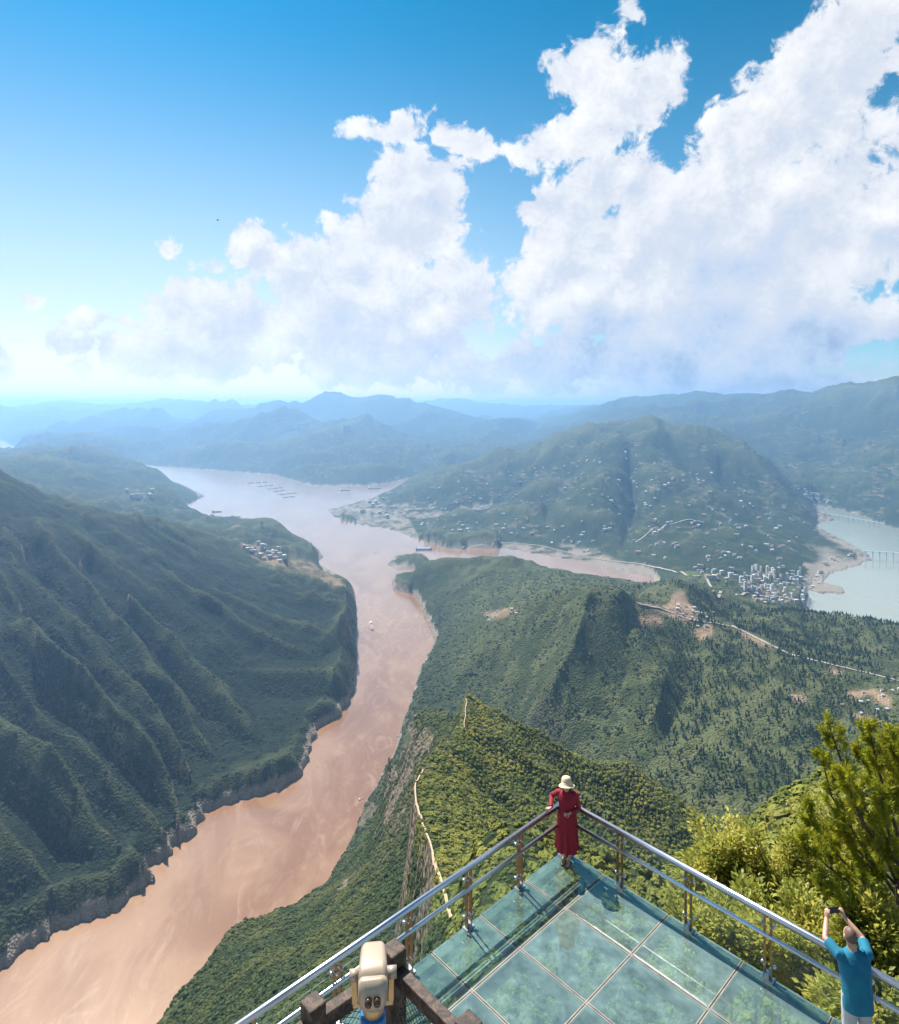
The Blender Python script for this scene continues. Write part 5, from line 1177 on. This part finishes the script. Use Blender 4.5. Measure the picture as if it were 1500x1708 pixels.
fill([(398, 908), (440, 908), (480, 925), (470, 938), (420, 930)], 34, [0, 1, 2, 3], 'house of the village on the left riverside hill', 'houses of the left hill village', s=(1.0, 1.5), ymin=2600, mind=2)
fill([(620, 850), (760, 800), (900, 770), (1010, 745), (1150, 770), (1260, 820), (1380, 890), (1400, 930), (1200, 940), (1000, 925), (820, 900), (660, 878)], 230, [0, 1, 2, 2], 'farmhouse scattered over the big blue hill', 'farmhouses on the big blue hill', 'farmhouse', 'farmhouse', s=(1.2, 2.2), ymin=3600, mind=3)
fill([(590, 838), (640, 832), (690, 850), (650, 868), (600, 862)], 22, [2, 5, 3], 'building on the headland across the river', 'buildings of the far headland', s=(1.3, 2.2), ymin=4600, mind=3)
fill([(200, 815), (250, 815), (270, 830), (225, 835)], 10, [0, 2, 3], 'house on the far left bank', 'houses of the far left bank', s=(1.5, 2.2), ymin=4600, mind=3)
fill([(1330, 815), (1365, 820), (1390, 845), (1360, 845)], 22, [0, 2, 5], 'house of the valley town beyond the second bay', 'houses of the valley town', s=(1.3, 2.0), ymin=4600, mind=2.4)
fill([(1350, 985), (1362, 960), (1375, 935), (1410, 925), (1435, 918), (1430, 925), (1380, 945), (1368, 975)], 24, [0, 2, 5], 'house strung along the shore road right of the town', 'houses along the lake shore road', s=(0.9, 1.4), ymin=3600, mind=2)
for x, y in ((492, 713), (500, 712), (508, 711), (578, 717)): put_house(x, y, [5], 'long white factory hall on the distant hill crest', 'factory halls on the distant hill', 'factory_hall', 'building', 6.0, 9000)

# bridges
BCONC = material('bridge_concrete', (0.36, 0.38, 0.40), rough=0.8)
def bridge(p0, p1, z, npier, label):
    a, b = Vector((*p0, z)), Vector((*p1, z)); root = empty('bridge', (p0[0], p0[1], Wz)); tag(root, label, 'bridge')
    m = MB(); m.bar(a, b, 12, 3.0); o = m.build('bridge_deck', BCONC); o.parent = root; o.matrix_parent_inverse = Matrix.Translation(-root.location)
    for k in range(npier):
        p = a.lerp(b, (k + 0.6) / npier); m = MB(); m.bar((p.x, p.y, Wz - 12), (p.x, p.y, z - 1.6), 4.5, 8, up=(0, 1, 0)); o = m.build('pier', BCONC); o.parent = root; o.matrix_parent_inverse = Matrix.Translation(-root.location)
def wpt(x, y, hgt): Y = (HW - hgt) * F / (y - YH); return ((x - CX) * Y / F, Y)
bridge(wpt(1438, 919, 62), wpt(1600, 927, 62), Wz + 62, 14, 'long grey viaduct on tall piers over the green lake')
bridge(wpt(1372, 855, 32), wpt(1470, 872, 32), Wz + 32, 12, 'low many piered bridge across the upper bay')

# ships
HULL = material('dark_hull', (0.06, 0.07, 0.09), rough=0.6, var=0.2, vscale=0.2); DECKM = material('rusty_deck', (0.22, 0.17, 0.14), rough=0.8); CABIN = material('white_cabin', (0.75, 0.75, 0.74), rough=0.6)
def ship(px_, py_, length, beam, rz, label, grp=None, cargo=True, name='barge', cat='barge', hullm=None):
    Y = HW * F / (py_ - YH); X = (px_ - CX) * Y / F
    root = empty(name, (X, Y, Wz), rz); tag(root, label, cat, grp); L2, B2 = length / 2, beam / 2; hh = max(1.0, beam * 0.22)
    m = MB(); out = [(-L2, -B2 * .8), (L2 * .75, -B2), (L2, 0), (L2 * .75, B2), (-L2, B2 * .8)]; n = 5
    vs = [(x * .96, y * .85, -0.5) for x, y in out] + [(x, y, hh) for x, y in out]
    m.add(vs, [tuple(range(n - 1, -1, -1)), tuple(range(n, 2 * n))] + [(k, (k + 1) % n, n + (k + 1) % n, n + k) for k in range(n)]); m.build('hull', hullm or HULL, root)
    m = MB(); m.box((-L2 * .78, 0, hh + beam * .2), (length * .14, beam * .7, beam * .4)); m.box((-L2 * .80, 0, hh + beam * .5), (length * .08, beam * .5, beam * .22)); m.build('wheelhouse', CABIN, root)
    if cargo:
        m = MB(); m.box((L2 * .08, 0, hh + beam * .06), (length * .62, beam * .68, beam * .12)); m.build('cargo_hold', DECKM, root)
    return root
rows = [(413, 447, 806, 804), (430, 456, 812, 809), (446, 472, 816, 813), (456, 475, 820, 818), (465, 497, 825, 822), (472, 493, 830, 828)]
names_ = ['uppermost', 'second', 'third', 'fourth', 'fifth', 'lowest']
for (xa, xb, ya, yb), w_ in zip(rows, names_):
    k = 3 if xb - xa > 22 else 2
    for q in range(k):
        f = (q + 0.5) / k; Y = HW * F / ((ya + (yb - ya) * f) - YH); ln = (xb - xa) / k * Y / F * 0.94
        ship(xa + (xb - xa) * f, ya + (yb - ya) * f, ln, 20, math.radians(hr.uniform(14, 22)), 'dark barge moored in the %s of the six barge rows' % w_, 'barges of the %s moored row' % w_)
ship(620, 1046, 105, 17, math.radians(-78), 'long cargo ship in midstream below the river bend', name='cargo_ship', cat='ship', hullm=DECKM)
ship(603, 1333, 19, 5.5, math.radians(48), 'small brown boat close to the near right bank', name='boat', cat='boat', cargo=False, hullm=material('brown_hull', (0.10, 0.06, 0.04), rough=0.6))
ship(627, 923, 34, 9, math.radians(-80), 'small boat off the dark headland', name='boat', cat='boat', cargo=False)
ship(362, 854, 105, 30, math.radians(8), 'wide pontoon ship lying by the left bank', name='pontoon_ship', cat='ship')
ship(428, 817, 26, 8, 0.2, 'tiny boat left of the barge rows', name='boat', cat='boat', cargo=False)
ship(459, 852, 26, 8, 0.4, 'tiny boat alone in the wide reach below the barge rows', name='boat', cat='boat', cargo=False)
ship(575, 818, 150, 30, 0.25, 'barge anchored before the far bank right of the barge rows')
ship(625, 815, 190, 34, 0.2, 'long barge at the mouth of the side arm')
Y_ = HW * F / (917 - YH); X_ = (707 - CX) * Y_ / F
dock = empty('floating_dock', (X_, Y_, Wz), 0.06); tag(dock, 'floating dock with blue roof beside the wooded islet', 'dock')
m = MB(); m.box((0, 0, 2), (128, 34, 5)); m.build('pontoon', HULL, dock)
m = MB(); m.box((0, 2, 8), (96, 20, 8)); m.build('hall', CABIN, dock)
m = MB(); m.add([(-52, -12, 12.5), (52, -12, 12.5), (52, 16, 12.5), (-52, 16, 12.5), (-52, 2, 17), (52, 2, 17)], [(0, 1, 5, 4), (2, 3, 4, 5), (0, 4, 3), (1, 2, 5), (0, 3, 2, 1)]); m.build('roof', BLUEROOF, dock)
for sx in (-1, 1):
    m = MB(); m.box((sx * 56, 0, 10), (9, 22, 12)); m.build('end_house', HULL, dock)
# lattice tower on the left hill, and a bird
X_, Y_, z_ = hit(437, 880, 3000)
tw = empty('lattice_tower', (X_, Y_, z_ - 2)); tag(tw, 'dark lattice tower on the left riverside hilltop', 'tower')
m = MB()
for sx in (-1, 1):
    for sy in (-1, 1): m.bar((sx * 7, sy * 7, 0), (sx * 2, sy * 2, 46), 2.2, 2.2, up=(0, 1, 0))
for k in range(5):
    w = 7 - k * 1.1; z = 6 + k * 9
    for a, b in (((-w, -w), (w, -w)), ((w, -w), (w, w)), ((w, w), (-w, w)), ((-w, w), (-w, -w))): m.bar((*a, z), (*b, z + 4), 1.0, 1.0)
m.build('frame', HULL, tw); m = MB(); m.box((0, 0, 48), (9, 9, 5)); m.build('platform', HULL, tw)
bp_ = at(363, 367, 80); bird = empty('bird', bp_, 0.6); tag(bird, 'small dark bird gliding in the blue sky left of the clouds', 'bird')
m = MB(); m.tube([(-0.16, 0, 0), (-0.05, 0, 0.01), (0.08, 0, 0.01), (0.15, 0, 0.02), (0.19, 0, 0.015)], [0.012, 0.045, 0.05, 0.028, 0.008], 10); m.build('body', HULL, bird)
for sy in (-1, 1):
    m = MB(); m.add([(0.08, sy * 0.03, 0.02), (-0.05, sy * 0.03, 0.02), (-0.06, sy * 0.20, 0.07), (0.07, sy * 0.2, 0.08), (-0.06, sy * 0.40, 0.04)], [(0, 1, 2, 3), (3, 2, 4)]); m.build('wing', HULL, bird)

# ------------------------------------------------------------------ haze: one box of even, pale air round the scene
hz = MB(); hz.box((0, 29800, (-1175 + 345) / 2), (110000, 60800, 1520))
def haze_material():
    m = bpy.data.materials.new('haze'); m.use_nodes = True; t = m.node_tree; t.nodes.clear()
    o = t.nodes.new('ShaderNodeOutputMaterial'); v = t.nodes.new('ShaderNodeVolumePrincipled')
    v.inputs['Color'].default_value = (0.31, 0.57, 0.93, 1); v.inputs['Density'].default_value = 5.2e-5; v.inputs['Anisotropy'].default_value = 0.5
    t.links.new(v.outputs[0], o.inputs['Volume'])
    return m
haze = hz.build('haze', haze_material()); tag(haze, 'thin blue summer haze filling the whole valley', 'haze', kind='stuff')
